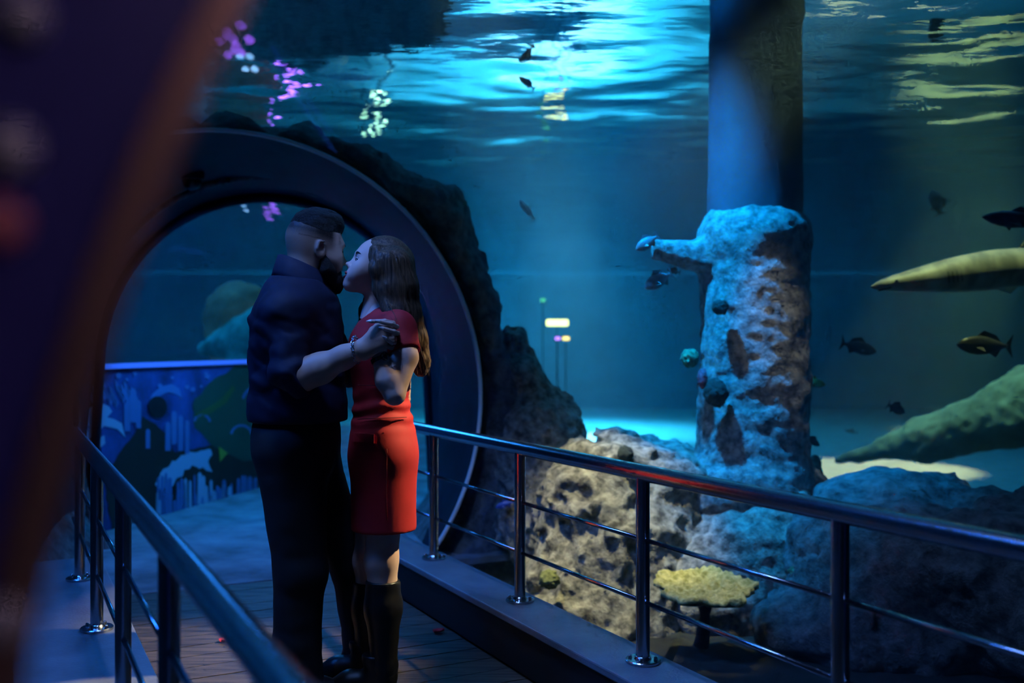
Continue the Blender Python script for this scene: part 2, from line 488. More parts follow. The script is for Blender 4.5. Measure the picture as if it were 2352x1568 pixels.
# clear tunnel of acrylic panes with narrow seams
tun = empty('window_1'); tag(tun, kind='structure')
def shell(t0, t1, n=56):
    v = []; a = np.linspace(A0, math.pi - A0, n)
    for (tt, R) in ((t0, AR), (t1, AR), (t1, AR + 0.05), (t0, AR + 0.05)):
        for q in a: v.append(W(AX + R * math.cos(q), tt, AZ + R * math.sin(q)))
    f = []
    for s_ in range(4):
        s2 = (s_ + 1) % 4
        for i in range(n - 1): f.append((s_ * n + i, s_ * n + i + 1, s2 * n + i + 1, s2 * n + i))
    f.append((0, n, 2 * n, 3 * n)); f.append((n - 1, 4 * n - 1, 3 * n - 1, 2 * n - 1))
    return v, f
edges = [-1.2, 1.0, 3.2, 5.49]
for a, b in zip(edges[:-1], edges[1:]):
    v, f = shell(a + 0.004, b - 0.004)
    mesh_obj('pane', v, f, M['acrylic'], tun, True).data.set_sharp_from_angle(angle=0.6)
# bright seam where the clear tunnel meets the portal
def arc_tube(name, R, tt, r, mat, parent):
    pts = [W(AX + R * math.cos(q), tt, AZ + R * math.sin(q)) for q in np.linspace(A0, math.pi - A0, 80)]
    return MB().tube(pts, r, 8).build(name, mat, parent)
def shoe_x(q, s_):
    """cosine of the arc; towards the far end the lower walls run straight down"""
    c, n_ = math.cos(q), math.sin(q)
    return c if n_ >= 0 else (1 - s_) * c + s_ * math.copysign(1.0 - 0.05 * n_, c)
# portal: lining barrel, dark rock cladding
portal = empty('wall_portal'); tag(portal, kind='structure')
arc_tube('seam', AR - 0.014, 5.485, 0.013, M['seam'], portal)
n = 72; v = []; f = []
rings = []
for k, s_ in enumerate(np.linspace(0, 1, 9)):
    cx, cz, R = AX + (BX - AX) * s_, AZ + (BZ - AZ) * s_, AR - 0.004 + (BR - AR) * s_
    tt = T_PORTAL + (T_END - T_PORTAL) * s_
    a0 = -math.asin(min(0.999, (cz + 0.05) / R))
    for q in np.linspace(a0, math.pi - a0, n): v.append(W(cx + R * shoe_x(q, s_), tt, cz + R * math.sin(q)))
for k in range(8):
    for i in range(n - 1): f.append((k * n + i, k * n + i + 1, (k + 1) * n + i + 1, (k + 1) * n + i))
mesh_obj('lining', v, f, M['barrel'], portal)
# stepped rim at the far end of the lining
pts = [W(BX + (BR - 0.03) * shoe_x(q, 1.0), T_END - 0.02, BZ + (BR - 0.03) * math.sin(q)) for q in np.linspace(B0, math.pi - B0, 70)]
MB().tube(pts, 0.035, 8).build('rim', M['barrel'], portal)
pts = [W(BX - 0.1 + (BR + 0.05) * shoe_x(q, 0.7), T_END - 0.55, BZ - 0.01 + (BR + 0.05) * math.sin(q)) for q in np.linspace(B0, math.pi - B0, 70)]
MB().tube(pts, 0.022, 8).build('rim', M['rock_dark'], portal)
# rock cladding: outline R_out by angle, front face just behind the seam
ang = np.array([-60, -40, -25, -12, -3, 8, 20, 32, 45, 58, 72, 90, 110, 140, 180, 215, 240.]) * math.pi / 180
rout = np.array([2.45, 2.35, 2.22, 2.02, 1.86, 1.76, 1.72, 1.72, 1.80, 1.70, 1.60, 1.56, 1.55, 1.58, 1.75, 2.0, 2.2])
nq, ns = 260, 64
q = np.linspace(A0 - 0.1, math.pi - A0 + 0.1, nq)
Ro = np.interp(q, ang, rout)
sec = []
for j in range(ns):
    w_ = j / ns * 2 * math.pi
    sec.append((math.cos(w_), math.sin(w_)))
V = np.zeros((nq, ns, 3))
for j, (cu, cv) in enumerate(sec):
    e_ = 0.6
    su = math.copysign(abs(cu) ** e_, cu); sv = math.copysign(abs(cv) ** e_, cv)
    for i in range(nq):
        rin = AR + 0.005
        R = rin + (Ro[i] - rin) * (0.5 + 0.5 * su)
        tt = 6.35 + 0.84 * sv
        # behind the front, the rock follows the lining
        s_ = np.clip((tt - T_PORTAL) / (T_END - T_PORTAL), 0, 1)
        cx, cz = AX + (BX - AX) * s_, AZ + (BZ - AZ) * s_
        if su < 0: pass
        V[i, j] = W(cx + R * math.cos(q[i]), tt, cz + R * math.sin(q[i]))
Vf = V.reshape(-1, 3)
# displace the outer skin only
cen = np.array([list(W(AX, 6.3, AZ))])
rad = Vf - cen; rl = np.linalg.norm(rad, axis=1, keepdims=True)
outw = np.tile(np.array([0.5 + 0.5 * c for c, s_ in sec]), nq)[:, None]
Vf = Vf + rad / rl * (fbm(Vf * 3.1, 5, 0.55)[:, None] * 0.20 * outw ** 0.7) + (fbm(Vf * 2.3 + 31, 4)[:, None] * np.array([[0.10 * ST, -0.10 * CT, 0]]) * outw)
Ff = grid_mesh(nq, ns + 1)   # wrap in j
Ff = []
for i in range(nq - 1):
    for j in range(ns): Ff.append((i * ns + j, i * ns + (j + 1) % ns, (i + 1) * ns + (j + 1) % ns, (i + 1) * ns + j))
fast_mesh('rock_cladding', Vf, np.array(Ff)[:, ::-1], M['rock_dark'], portal)

# ------------------------------------------------------------------ tank: floor, back walls, surface, water
mb = MB(); mb.box((4, 1.5, TANK_FLOOR - 0.05), (16, 0, 0), (0, 7.5, 0), (0, 0, 0.05))
tag(mb.build('floor_gravel', M['gravel'], None, False), kind='structure')
mb = MB(); mb.box((4, 18.0, TANK_FLOOR - 0.05), (16, 0, 0), (0, 9.0, 0), (0, 0, 0.05))
tag(mb.build('floor_tank', M['sand'], None, False), kind='structure')
def wall(name, a, b, z0, z1, mat):
    a, b = Vector((*a, 0)), Vector((*b, 0)); d = (b - a); n_ = Vector((-d.y, d.x, 0)).normalized()
    mb = MB(); c = (a + b) / 2
    mb.box((c.x, c.y, (z0 + z1) / 2), d / 2, n_ * 0.1, (0, 0, (z1 - z0) / 2))
    return tag(mb.build(name, mat, None, False), kind='structure')
wall('wall_back', (-12, 24), (20, 24), TANK_FLOOR, 6, M['tank_wall'])
wall('wall_right', (14, -6), (20, 24), TANK_FLOOR, 6, M['tank_wall'])
wall('wall_left', (-12, -6), (-12, 24), TANK_FLOOR, 6, M['tank_wall'])
# rippled water surface
nx, ny = 420, 420
xs = np.linspace(-11.8, 17, nx); ys = -5.5 + 29.3 * np.linspace(0, 1, ny)
gx, gy = np.meshgrid(xs, ys, indexing='ij')
p = np.stack([gx, gy, np.zeros_like(gx)], -1)
z = WATER_Z + 0.013 * fbm(p * np.array([0.55, 0.75, 1]), 2) + 0.007 * fbm(p * np.array([1.7, 2.3, 1]) + 5, 2) + 0.0035 * fbm(p * np.array([4.2, 6.0, 1]) + 9, 2)
p[..., 2] = z
F_ = grid_mesh(nx, ny)
ws = fast_mesh('water_surface', p.reshape(-1, 3), F_, M['water_surface'])
tag(ws, 'rippling underside of the tank water surface overhead', 'water', kind='stuff')

# the water itself: a body with the dry tunnel left out
bx0, bx1, by0, by1, bz0, bz1 = -11.85, 17.0, -5.4, 23.8, TANK_FLOOR + 0.004, WATER_Z + 0.06
V = [(x, y, z) for x in (bx0, bx1) for y in (by0, by1) for z in (bz0, bz1)]
F = [(0, 1, 3, 2), (4, 6, 7, 5), (0, 4, 5, 1), (2, 3, 7, 6), (0, 2, 6, 4), (1, 5, 7, 3)]
F = [tuple(q) for q in F]
nr = 48
def air_ring(center, nrm, R, cz, s_=0.0):
    a0 = -math.asin(min(0.999, (cz + 0.05) / R))
    return [Vector((center.x, center.y, 0)) + nrm * (R * shoe_x(a, s_)) + Vector((0, 0, cz + R * math.sin(a))) for a in np.linspace(a0, math.pi - a0, nr)]
rings = [air_ring(W(AX, -1.25), WN, AR + 0.052, AZ), air_ring(W(AX, T_PORTAL), WN, AR + 0.052, AZ), air_ring(W(BX, T_END), WN, BR + 0.03, BZ, 1.0)]
F0 = W(BX, T_END)
NB = (WN + FN).normalized()
for k, (dist) in enumerate((0.9, 2.05)):
    cpt = F0 + (W(0, 1) * 0.25 + FDIR * (dist - 0.25))
    rings.append(air_ring(cpt, FN, 1.30, 1.155, 1.0))
base = len(V)
for r_ in rings: V += [tuple(q) for q in r_]
R_ = len(rings)
for k in range(R_ - 1):
    for i in range(nr):
        i2 = (i + 1) % nr
        F.append((base + k * nr + i, base + k * nr + i2, base + (k + 1) * nr + i2, base + (k + 1) * nr + i))
F.append(tuple(base + i for i in range(nr))[::-1]); F.append(tuple(base + (R_ - 1) * nr + i for i in range(nr)))
wo = mesh_obj('tank_water', V, F, M['water'], None, False)
bm = bmesh.new(); bm.from_mesh(wo.data)
bmesh.ops.recalc_face_normals(bm, faces=bm.faces)
bm.verts.ensure_lookup_table()
bmesh.ops.reverse_faces(bm, faces=[q for q in bm.faces if all(v_.index >= 8 for v_ in q.verts)])
bm.to_mesh(wo.data); bm.free()
tag(wo, 'hazy blue green tank water around the clear tunnel', 'water', kind='stuff')

# ------------------------------------------------------------------ rocks and pillar in the tank
def tunnel_prim(R=1.62):
    ax = np.array(list(W(AX, 0, AZ))); dr = np.array(list(W(0, 1)))
    def fn(p):
        q = p - ax; q = q - (q @ dr)[..., None] * dr
        return np.linalg.norm(q, axis=-1) - R
    return np.array([-50, -50, -5.]), np.array([50, 50, 8.]), fn
def rock(name, prims, h, amp, freq, mat, label, k=0.15, seed=0, fine=0.012, keep_out=True, cat='rock', group=None, ridge=0.0):
    lo = np.min([p[0] for p in prims], 0) - amp - 0.05; hi = np.max([p[1] for p in prims], 0) + amp + 0.05
    lo[2] = max(lo[2], TANK_FLOOR - 0.1)
    F = Field(lo, hi, h)
    for p in prims: F.add(p, k)
    def d(p):
        n = fbm(p * freq + seed, 4, 0.55)
        r = n * amp
        if ridge: r = r - ridge * (1 - np.abs(fbm(p * freq * 1.7 + seed + 9, 3)) * 2.2)
        return r + fine * fbm(p * freq * 6 + seed, 2)
    F.disp(d, amp * 2 + 0.12)
    F.disp(lambda p: 0.022 * (0.5 - np.abs(fbm(p * freq * 3.3 + seed + 3, 3, 0.6)) * 2) + 0.012 * fbm(p * 26 + seed, 2, 0.6), 0.06)
    if keep_out: F.sub(tunnel_prim())
    F.cut((0, 0, -1), (0, 0, TANK_FLOOR - 0.03))
    v, f = F.mesh()
    o = fast_mesh(name, v, f, mat)
    return tag(o, label, cat, group)
E_ = lambda u, v, Y, r: ell(P(u, v, Y), r)
rock('boulder', [E_(1440, 1245, 5.75, (0.50, 0.45, 0.52)), E_(1380, 1160, 5.8, (0.30, 0.4, 0.34)), E_(1500, 1120, 5.9, (0.42, 0.4, 0.30)),
                 E_(1290, 1370, 5.6, (0.25, 0.35, 0.28)), E_(1400, 1440, 5.5, (0.34, 0.35, 0.25))],
     0.016, 0.16, 2.4, M['rock'], 'large pale craggy boulder behind the steel railing, lit warm', seed=3, fine=0.03, ridge=0.05)
rock('rock_mound', [E_(1735, 1150, 6.0, (0.48, 0.45, 0.34)), E_(1700, 1300, 5.7, (0.45, 0.4, 0.40)), E_(1850, 1330, 5.6, (0.5, 0.4, 0.36)), E_(1620, 1400, 5.5, (0.3, 0.3, 0.35))],
     0.018, 0.13, 2.6, M['rock'], 'blue lit rock mound at the foot of the pillar', seed=13, fine=0.03, ridge=0.04)
rock('reef_slope', [E_(2110, 1260, 5.3, (0.7, 0.55, 0.36)), E_(2330, 1330, 4.9, (0.8, 0.5, 0.38)), E_(2050, 1440, 5.0, (0.7, 0.4, 0.30)), E_(2500, 1400, 4.6, (0.6, 0.5, 0.4))],
     0.022, 0.13, 2.2, M['rock_dark'], 'long dark reef slope at the lower right behind the railing', seed=23, fine=0.02, ridge=0.03)
rock('leaning_rock', [cone(P(1180, 790, 6.4), P(1235, 1000, 6.3), 0.10, 0.24), cone(P(1235, 1000, 6.3), P(1250, 1200, 6.2), 0.24, 0.32)],
     0.014, 0.08, 3.4, M['rock'], 'pale ridge of rock leaning against the portal edge', seed=33, fine=0.02, ridge=0.02)
rock('sloping_ledge', [cone(P(1920, 1058, 9.2), P(2130, 1010, 8.8), 0.03, 0.18), cone(P(2130, 1010, 8.8), P(2480, 905, 8.2), 0.18, 0.40)],
     0.025, 0.07, 2.0, plain('ledge_sand', (0.30, 0.34, 0.25), 0.9, noise=0.3, scale=3, bump=0.4, bscale=14), 'smooth greenish ledge sloping up to the right edge', seed=43, keep_out=False)

pil = empty('pillar', P(1732, 790, 5.8)); pil.location.z = TANK_FLOOR
tag(pil, 'tall round pillar in the tank, crusted with rock below', 'pillar')
px, py = pil.location.x, pil.location.y
F = Field((px - 0.62, py - 0.5, 0.0), (px + 0.5, py + 0.5, 2.3), 0.014)
z_top = 2.12
F.add(cone((px, py, 0.1), (px, py, z_top - 0.30), 0.315, 0.305)); F.add(ell((px, py, z_top - 0.2), (0.30, 0.30, 0.2)), 0.08)
F.add(cone(P(1610, 590, 5.75), P(1490, 572, 5.7), 0.075, 0.035), 0.07)
F.add(ell((px - 0.1, py, 0.42), (0.40, 0.38, 0.22)), 0.1)
F.disp(lambda p: 0.030 * fbm(p * np.array([3.2, 3.2, 5.5]) + 3, 3, 0.6) + 0.017 * fbm(p * np.array([12, 12, 20.0]), 3, 0.65) - 0.008, 0.12)
v, f = F.mesh()
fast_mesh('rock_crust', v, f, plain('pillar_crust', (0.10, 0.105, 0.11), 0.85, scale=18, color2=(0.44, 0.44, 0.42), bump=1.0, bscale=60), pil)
nz_, na_ = 60, 64
V = np.zeros((na_, nz_, 3))
for i in range(na_):
    a_ = i / na_ * 2 * math.pi
    zz = np.linspace(1.9, 3.6, nz_); r = 0.268 + 0.012 * fbm(np.stack([np.full(nz_, 3 * math.cos(a_)), np.full(nz_, 3 * math.sin(a_)), zz * 2], -1), 3)
    V[i, :, 0] = px + 0.005 + r * math.cos(a_); V[i, :, 1] = py + r * math.sin(a_); V[i, :, 2] = zz
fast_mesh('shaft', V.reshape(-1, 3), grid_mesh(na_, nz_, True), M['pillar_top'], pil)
# growths on the pillar and the rocks
def lump(name, c, r, mat, label, cat, seed=0, spiky=0.0, group=None):
    n_u, n_v = 40, 24; V = np.zeros((n_u, n_v, 3))
    for i in range(n_u):
        for j in range(n_v):
            a_, b_ = i / n_u * 2 * math.pi, -math.pi / 2 + j / (n_v - 1) * math.pi
            V[i, j] = (math.cos(a_) * math.cos(b_), math.sin(a_) * math.cos(b_), math.sin(b_))
    D = V.reshape(-1, 3); rr = 1 + 0.22 * fbm(D * 2.2 + seed, 3) + spiky * (vnoise(D * 9 + seed) - 0.4)
    return tag(fast_mesh(name, np.array(c) + D * rr[:, None] * np.array(r), grid_mesh(n_u, n_v, True), mat), label, cat, group)
M['sponge'] = plain('dark_sponge', (0.035, 0.045, 0.04), 0.95, noise=0.4, scale=30, bump=0.8, bscale=60)
M['coral_green'] = plain('green_coral', (0.10, 0.30, 0.16), 0.8, noise=0.4, scale=40, bump=0.9, bscale=50)
M['coral_olive'] = plain('olive_coral', (0.20, 0.22, 0.07), 0.8, noise=0.4, scale=40, bump=0.9, bscale=50)
M['coral_pink'] = plain('pink_coral', (0.45, 0.10, 0.16), 0.8, noise=0.4, scale=40, bump=0.9, bscale=50)
lump('sea_sponge', P(1645, 902, 5.50), (0.062, 0.06, 0.075), M['sponge'], 'round dark sponge growing low on the pillar', 'sponge', 1, 0.25)
lump('sea_sponge', P(1655, 705, 5.49), (0.045, 0.04, 0.04), M['sponge'], 'small dark sponge midway up the pillar', 'sponge', 2, 0.25)
lump('sea_sponge', P(1436, 1043, 5.45), (0.042, 0.04, 0.045), M['sponge'], 'dark knob of sponge on top of the pale boulder', 'sponge', 4, 0.2)
lump('coral', P(1585, 822, 5.62), (0.045, 0.05, 0.05), M['coral_green'], 'small green coral on the left edge of the pillar', 'coral', 5, 0.4)
lump('coral', P(1614, 868, 5.53), (0.025, 0.03, 0.05), M['coral_pink'], 'small pink coral beside the dark sponge on the pillar', 'coral', 6, 0.4)
lump('coral', P(1835, 1308, 5.17), (0.055, 0.05, 0.05), M['coral_green'], 'green ball coral on the blue rock mound', 'coral', 7, 0.4)
lump('coral', P(1262, 1330, 5.2), (0.05, 0.05, 0.045), M['coral_olive'], 'small olive coral low on the pale boulder', 'coral', 8, 0.4)
# table coral: a ruffled plate on a stalk
tc_c = P(1620, 1345, 4.85)
tcr = empty('table_coral', (tc_c.x, tc_c.y, tc_c.z - 0.16)); tag(tcr, 'yellowish ruffled table coral plate beyond the railing', 'coral')
nr_, na_ = 26, 120; V = []
for side in (0, 1):
    for i in range(nr_):
        r = (i / (nr_ - 1)) if side == 0 else 1 - i / (nr_ - 1)
        for k in range(na_):
            a_ = k / na_ * 2 * math.pi
            lob = 0.235 * (1 + 0.10 * math.sin(5 * a_ + 1) + 0.06 * math.sin(11 * a_) + 0.03 * math.sin(23 * a_ + 2))
            V.append((tc_c.x + lob * r * math.cos(a_), tc_c.y + 0.95 * lob * r * math.sin(a_), tc_c.z + 0.13 * lob * r * math.sin(a_) + (0.0 if side == 0 else -0.022 - 0.05 * (1 - r)) + 0.03 * r * r - 0.02))
V = np.array(V); n1 = nr_ * na_
V[:n1, 2] += 0.028 * (vnoise(V[:n1] * 42) - 0.4) + 0.018 * (vnoise(V[:n1] * 90 + 3) - 0.5)
Ft = []
for i in range(2 * nr_ - 1):
    for k in range(na_): Ft.append((i * na_ + k, i * na_ + (k + 1) % na_, (i + 1) * na_ + (k + 1) % na_, (i + 1) * na_ + k))
M['table_coral'] = plain('table_coral', (0.36, 0.34, 0.08), 0.85, scale=30, color2=(0.80, 0.74, 0.30), bump=0.6, bscale=60)
fast_mesh('plate', V, np.array(Ft), M['table_coral'], tcr)
MB().tube([tc_c + Vector((0, 0.03, -0.05)), tc_c + Vector((0.01, 0.06, -0.15)), tc_c + Vector((0.0, 0.10, -0.32))], [0.05, 0.025, 0.04], 12).build('stalk', M['rock_dark'], tcr)

# ------------------------------------------------------------------ fish
def fish(name, label, c, L, head, roll=0.0, hh=0.34, ww=0.16, body=(0.2, 0.2, 0.2), belly=None, fin=None, group='fish swimming in the tank', tail=1.0, cat='fish', dorsal=1.0):
    """head: unit vector the fish swims along"""
    c = Vector(c); X = Vector(head).normalized(); Y = Vector((0, 0, 1)).cross(X)
    if Y.length < 0.2: Y = Vector((0, 1, 0)).cross(X)
    Y.normalize(); Z = X.cross(Y)
    if roll: q = Matrix.Rotation(roll, 3, X); Y = q @ Y; Z = q @ Z
    root = empty(name, c); tag(root, label, cat, group)
    bm_ = plain('fish_skin', body, 0.35, noise=0.25, scale=25)
    fm_ = plain('fish_fin', fin or tuple(x * 0.6 for x in body), 0.5)
    def T(x, y, z): return c + X * (x * L) + Y * (y * L) + Z * (z * L)
    xs = [0.5, 0.46, 0.38, 0.26, 0.1, -0.08, -0.24, -0.34, -0.40]
    hp = [0.03, 0.28, 0.62, 0.9, 1.0, 0.86, 0.5, 0.26, 0.2]
    v = []; n = 14
    for x, h in zip(xs, hp):
        for k in range(n):
            a = 2 * math.pi * k / n
            v.append(T(x, math.cos(a) * ww / 2 * (h ** 0.8), math.sin(a) * hh / 2 * h))
    f = [(i * n + k, i * n + (k + 1) % n, (i + 1) * n + (k + 1) % n, (i + 1) * n + k) for i in range(len(xs) - 1) for k in range(n)]
    f += [tuple(range(n))[::-1], tuple((len(xs) - 1) * n + k for k in range(n))]
    mesh_obj('body', v, f, bm_, root)
    def finm(nm, pts, th=0.012):
        m = len(pts); v = [T(x, y + th / 2, z) for x, y, z in pts] + [T(x, y - th / 2, z) for x, y, z in pts]
        f = [tuple(range(m)), tuple(range(2 * m - 1, m - 1, -1))] + [(i, (i + 1) % m, m + (i + 1) % m, m + i) for i in range(m)]
        mesh_obj(nm, v, f, fm_, root, False)
    tl = hh * 0.62 * tail
    finm('tail_fin', [(-0.37, 0, 0.03), (-0.5, 0, tl), (-0.46, 0, 0), (-0.5, 0, -tl), (-0.37, 0, -0.03)])
    finm('dorsal_fin', [(0.16, 0, hh * 0.44), (0.02, 0, hh * (0.5 + 0.28 * dorsal)), (-0.2, 0, hh * (0.35 + 0.2 * dorsal)), (-0.3, 0, hh * 0.12)])
    finm('anal_fin', [(-0.08, 0, -hh * 0.4), (-0.2, 0, -hh * 0.62), (-0.3, 0, -hh * 0.12)])
    for s_ in (-1, 1):
        finm('pectoral_fin', [(0.2, s_ * ww * 0.46, -0.04), (0.05, s_ * (ww * 0.5 + 0.09), -0.12), (0.06, s_ * ww * 0.5, -0.03)])
        e = MB(); e.lathe(T(0.39, s_ * ww * 0.27, hh * 0.08) - Vector((0, 0, 0.014 * L)), [(0.004 * L, 0), (0.014 * L, 0.006 * L), (0.016 * L, 0.014 * L), (0.014 * L, 0.022 * L), (0.004 * L, 0.028 * L)], 8)
        e.build('eye', M['sponge'], root)
    return root
def hd(u1, v1, u0, v0, dy=0.0):
    d = Vector((u1 - u0, 0, -(v1 - v0))); d.normalize(); d.y = dy; return d.normalized()
dk = (0.06, 0.07, 0.075); sv = (0.22, 0.25, 0.29)
fish('fish', 'dark fish swimming right, below the shark snout', P(1972, 797, 6.6), 0.25, hd(2018, 808, 1930, 785), body=dk, hh=0.36)
fish('fish', 'large dark fish facing left near the right edge', P(2262, 793, 6.0), 0.34, hd(2200, 792, 2330, 796), body=(0.04, 0.045, 0.05), hh=0.34)
fish('fish', 'small round dark fish above the sloping ledge', P(2058, 938, 6.2), 0.115, hd(2078, 948, 2040, 928, -0.3), body=dk, hh=0.55)
fish('fish', 'dim fish swimming upright high above the shark', P(2152, 465, 7.5), 0.20, hd(2146, 440, 2162, 492), body=(0.2, 0.23, 0.24), hh=0.5)
fish('fish', 'pale blue fish nosing the stub on the pillar', P(1487, 557, 5.55), 0.155, hd(1458, 574, 1512, 538, -0.1), body=sv, hh=0.42)
fish('fish', 'silvery fish under the stub left of the pillar', P(1513, 643, 5.6), 0.19, hd(1482, 664, 1545, 628, -0.2), body=sv, fin=(0.08, 0.09, 0.1), hh=0.45)
fish('fish', 'small dark fish tucked under the pillar stub', P(1548, 622, 5.75), 0.08, hd(1530, 618, 1570, 628), body=dk, hh=0.4)
fish('fish', 'yellow brown fish emerging from behind the pillar', P(1868, 878, 6.6), 0.17, hd(1900, 884, 1840, 872), body=(0.5, 0.30, 0.08), hh=0.36)
fish('fish', 'bright slim white fish gliding above the portal rock', P(1210, 482, 8.0), 0.20, hd(1192, 460, 1228, 506), body=(0.75, 0.78, 0.8), hh=0.22)
fish('fish', 'dark fish beside the foot of the pillar', P(1866, 1012, 6.2), 0.11, hd(1880, 1022, 1850, 1000), body=dk, hh=0.4)
fish('fish', 'small blue fish low behind the railing by the portal', P(1160, 1158, 5.9), 0.12, hd(1140, 1164, 1185, 1150), body=(0.05, 0.12, 0.5), hh=0.34)
fish('fish', 'faint pale fish above the bright sand patch', P(1955, 990, 9.5), 0.14, hd(1935, 986, 1975, 994), body=sv, hh=0.26)
fish('fish', 'silver fish high up under the bright ripples', P(1210, 190, 6.2), 0.13, hd(1195, 175, 1232, 205), body=(0.2, 0.3, 0.4), hh=0.3)
fish('fish', 'dark navy fish shape for a rippled patch at the right edge above the shark', P(2345, 505, 5.4), 0.42, hd(2240, 500, 2400, 512), body=(0.05, 0.06, 0.12), hh=0.22)  # fish shape stands in for a dark rippled patch of water

# shark
def shark():
    root = empty('shark', P(2260, 645, 6.0)); tag(root, 'grey shark gliding in from the right, snout to the left', 'shark')
    X = Vector((-1.0, -0.12, -0.115)).normalized(); Y = Vector((0, 0, 1)).cross(X).normalized(); Z = X.cross(Y)
    c = P(2000, 658, 6.1)
    T = lambda x, y, z: c - X * x + Y * y + Z * z     # x = distance behind the snout
    xs = [0.0, 0.03, 0.08, 0.16, 0.28, 0.42, 0.60, 0.85, 1.1, 1.4, 1.7, 1.95, 2.1]
    rw = [0.005, 0.03, 0.055, 0.082, 0.115, 0.14, 0.16, 0.165, 0.15, 0.115, 0.07, 0.04, 0.03]
    up = [0.004, 0.022, 0.038, 0.056, 0.080, 0.105, 0.135, 0.15, 0.13, 0.095, 0.06, 0.04, 0.03]
    dn = [0.004, 0.018, 0.030, 0.044, 0.062, 0.080, 0.100, 0.110, 0.10, 0.08, 0.05, 0.035, 0.025]
    n = 28; v = []
    for x, r, a, b in zip(xs, rw, up, dn):
        for k in range(n):
            q = 2 * math.pi * k / n; s_, c_ = math.sin(q), math.cos(q)
            v.append(T(x, c_ * r, (a if s_ > 0 else b) * s_))
    f = [(i * n + k, i * n + (k + 1) % n, (i + 1) * n + (k + 1) % n, (i + 1) * n + k) for i in range(len(xs) - 1) for k in range(n)]
    f += [tuple(range(n)), tuple((len(xs) - 1) * n + k for k in range(n))]
    m, nt, b = new_mat('shark_skin')
    tc = N(nt, 'ShaderNodeTexCoord'); mp = N(nt, 'ShaderNodeMapping'); mp.inputs['Scale'].default_value = (6, 3, 3)
    nz = N(nt, 'ShaderNodeTexNoise', Scale=1.6, Detail=3.0); rp = N(nt, 'ShaderNodeValToRGB')
    nt.links.new(tc.outputs['Object'], mp.inputs[0]); nt.links.new(mp.outputs[0], nz.inputs['Vector']); nt.links.new(nz.outputs[0], rp.inputs[0])
    rp.color_ramp.elements[0].position = 0.4; rp.color_ramp.elements[0].color = (0.20, 0.21, 0.18, 1)
    rp.color_ramp.elements[1].position = 0.6; rp.color_ramp.elements[1].color = (0.42, 0.43, 0.36, 1)
    nt.links.new(rp.outputs[0], b.inputs['Base Color']); b.inputs['Roughness'].default_value = 0.5
    bo = mesh_obj('body', v, f, m, root); sb = bo.modifiers.new('smooth', 'SUBSURF'); sb.levels = 1; sb.render_levels = 1
    def finm(nm, pts, off, th=0.02):
        k = len(pts); off = Vector(off)
        v = [T(*q) + off * th for q in pts] + [T(*q) - off * th for q in pts]
        f = [tuple(range(k)), tuple(range(2 * k - 1, k - 1, -1))] + [(i, (i + 1) % k, k + (i + 1) % k, k + i) for i in range(k)]
        o = mesh_obj(nm, v, f, m, root, False)
        bv = o.modifiers.new('bevel', 'BEVEL'); bv.width = 0.012; bv.segments = 2
    for s_ in (-1, 1):
        finm('pectoral_fin', [(0.92, s_ * 0.13, -0.05), (1.06, s_ * 0.34, -0.10), (1.20, s_ * 0.44, -0.13), (1.14, s_ * 0.26, -0.09), (1.12, s_ * 0.13, -0.05)], Z, 0.012)
        finm('pelvic_fin', [(1.35, s_ * 0.07, -0.06), (1.5, s_ * 0.17, -0.13), (1.52, s_ * 0.06, -0.06)], Z, 0.01)
    finm('dorsal_fin', [(1.0, 0, 0.12), (1.14, 0, 0.24), (1.24, 0, 0.32), (1.22, 0, 0.2), (1.28, 0, 0.10)], Y, 0.012)
    finm('tail_fin', [(2.02, 0, 0.03), (2.2, 0, 0.2), (2.42, 0, 0.42), (2.28, 0, 0.12), (2.2, 0, 0.0), (2.28, 0, -0.14), (2.1, 0, -0.03)], Y, 0.012)
    for s_ in (-1, 1):
        e = MB(); cc = T(0.135, s_ * 0.068, 0.016); e.lathe(cc - Vector((0, 0, 0.009)), [(0.002, 0), (0.009, 0.004), (0.011, 0.009), (0.009, 0.014), (0.002, 0.018)], 10)
        e.build('eye', M['sponge'], root)
        for g in range(4):
            x = 0.43 + g * 0.028
            MB().tube([T(x, s_ * 0.140, -0.03), T(x - 0.004, s_ * 0.147, 0.0), T(x, s_ * 0.139, 0.035)], 0.004, 6).build('gill', M['sponge'], root)
    MB().tube([T(0.10, -0.062, -0.018), T(0.05, 0.0, -0.030), T(0.10, 0.062, -0.018)], 0.004, 6).build('mouth', M['sponge'], root)
shark()

# ------------------------------------------------------------------ reflected light spots, added as glowing boxes standing in the water
def lamp(c, w, h, color, strength, label):  # glowing box on an added pole, imitates a reflected light
    root = empty('reflected_glow', (c.x, c.y, TANK_FLOOR)); tag(root, label, 'lamp')
    mb = MB(); mb.box(c + Vector((0, 0.05, 0)), (w * 0.52, 0, 0), (0, 0.04, 0), (0, 0, h * 0.56)); mb.build('glow_back', M['kerb_face'], root, False)
    MB().tube([c + Vector((0, 0.06, -h / 2)), Vector((c.x, c.y + 0.06, TANK_FLOOR))], 0.005, 8).build('pole', M['kerb_face'], root)
    m = plain('glow_face', (0.1, 0.1, 0.1), 0.4, emit=color, estr=strength); m.cycles.emission_sampling = 'NONE'
    mb = MB(); mb.box(c, (w / 2, 0, 0), (0, 0.02, 0), (0, 0, h / 2)); o = mb.build('lens', m, root, False)
    bv = o.modifiers.new('bevel', 'BEVEL'); bv.width = h * 0.3; bv.segments = 3
lamp(P(1280, 741, 13.0), 0.29, 0.085, (0.85, 0.95, 0.35), 3.5, 'wide glowing yellow box for a reflected light right of the portal')
lamp(P(1300, 777, 13.1), 0.09, 0.045, (1.0, 0.75, 0.2), 3, 'small yellow box for a reflected light below the wide glowing one')
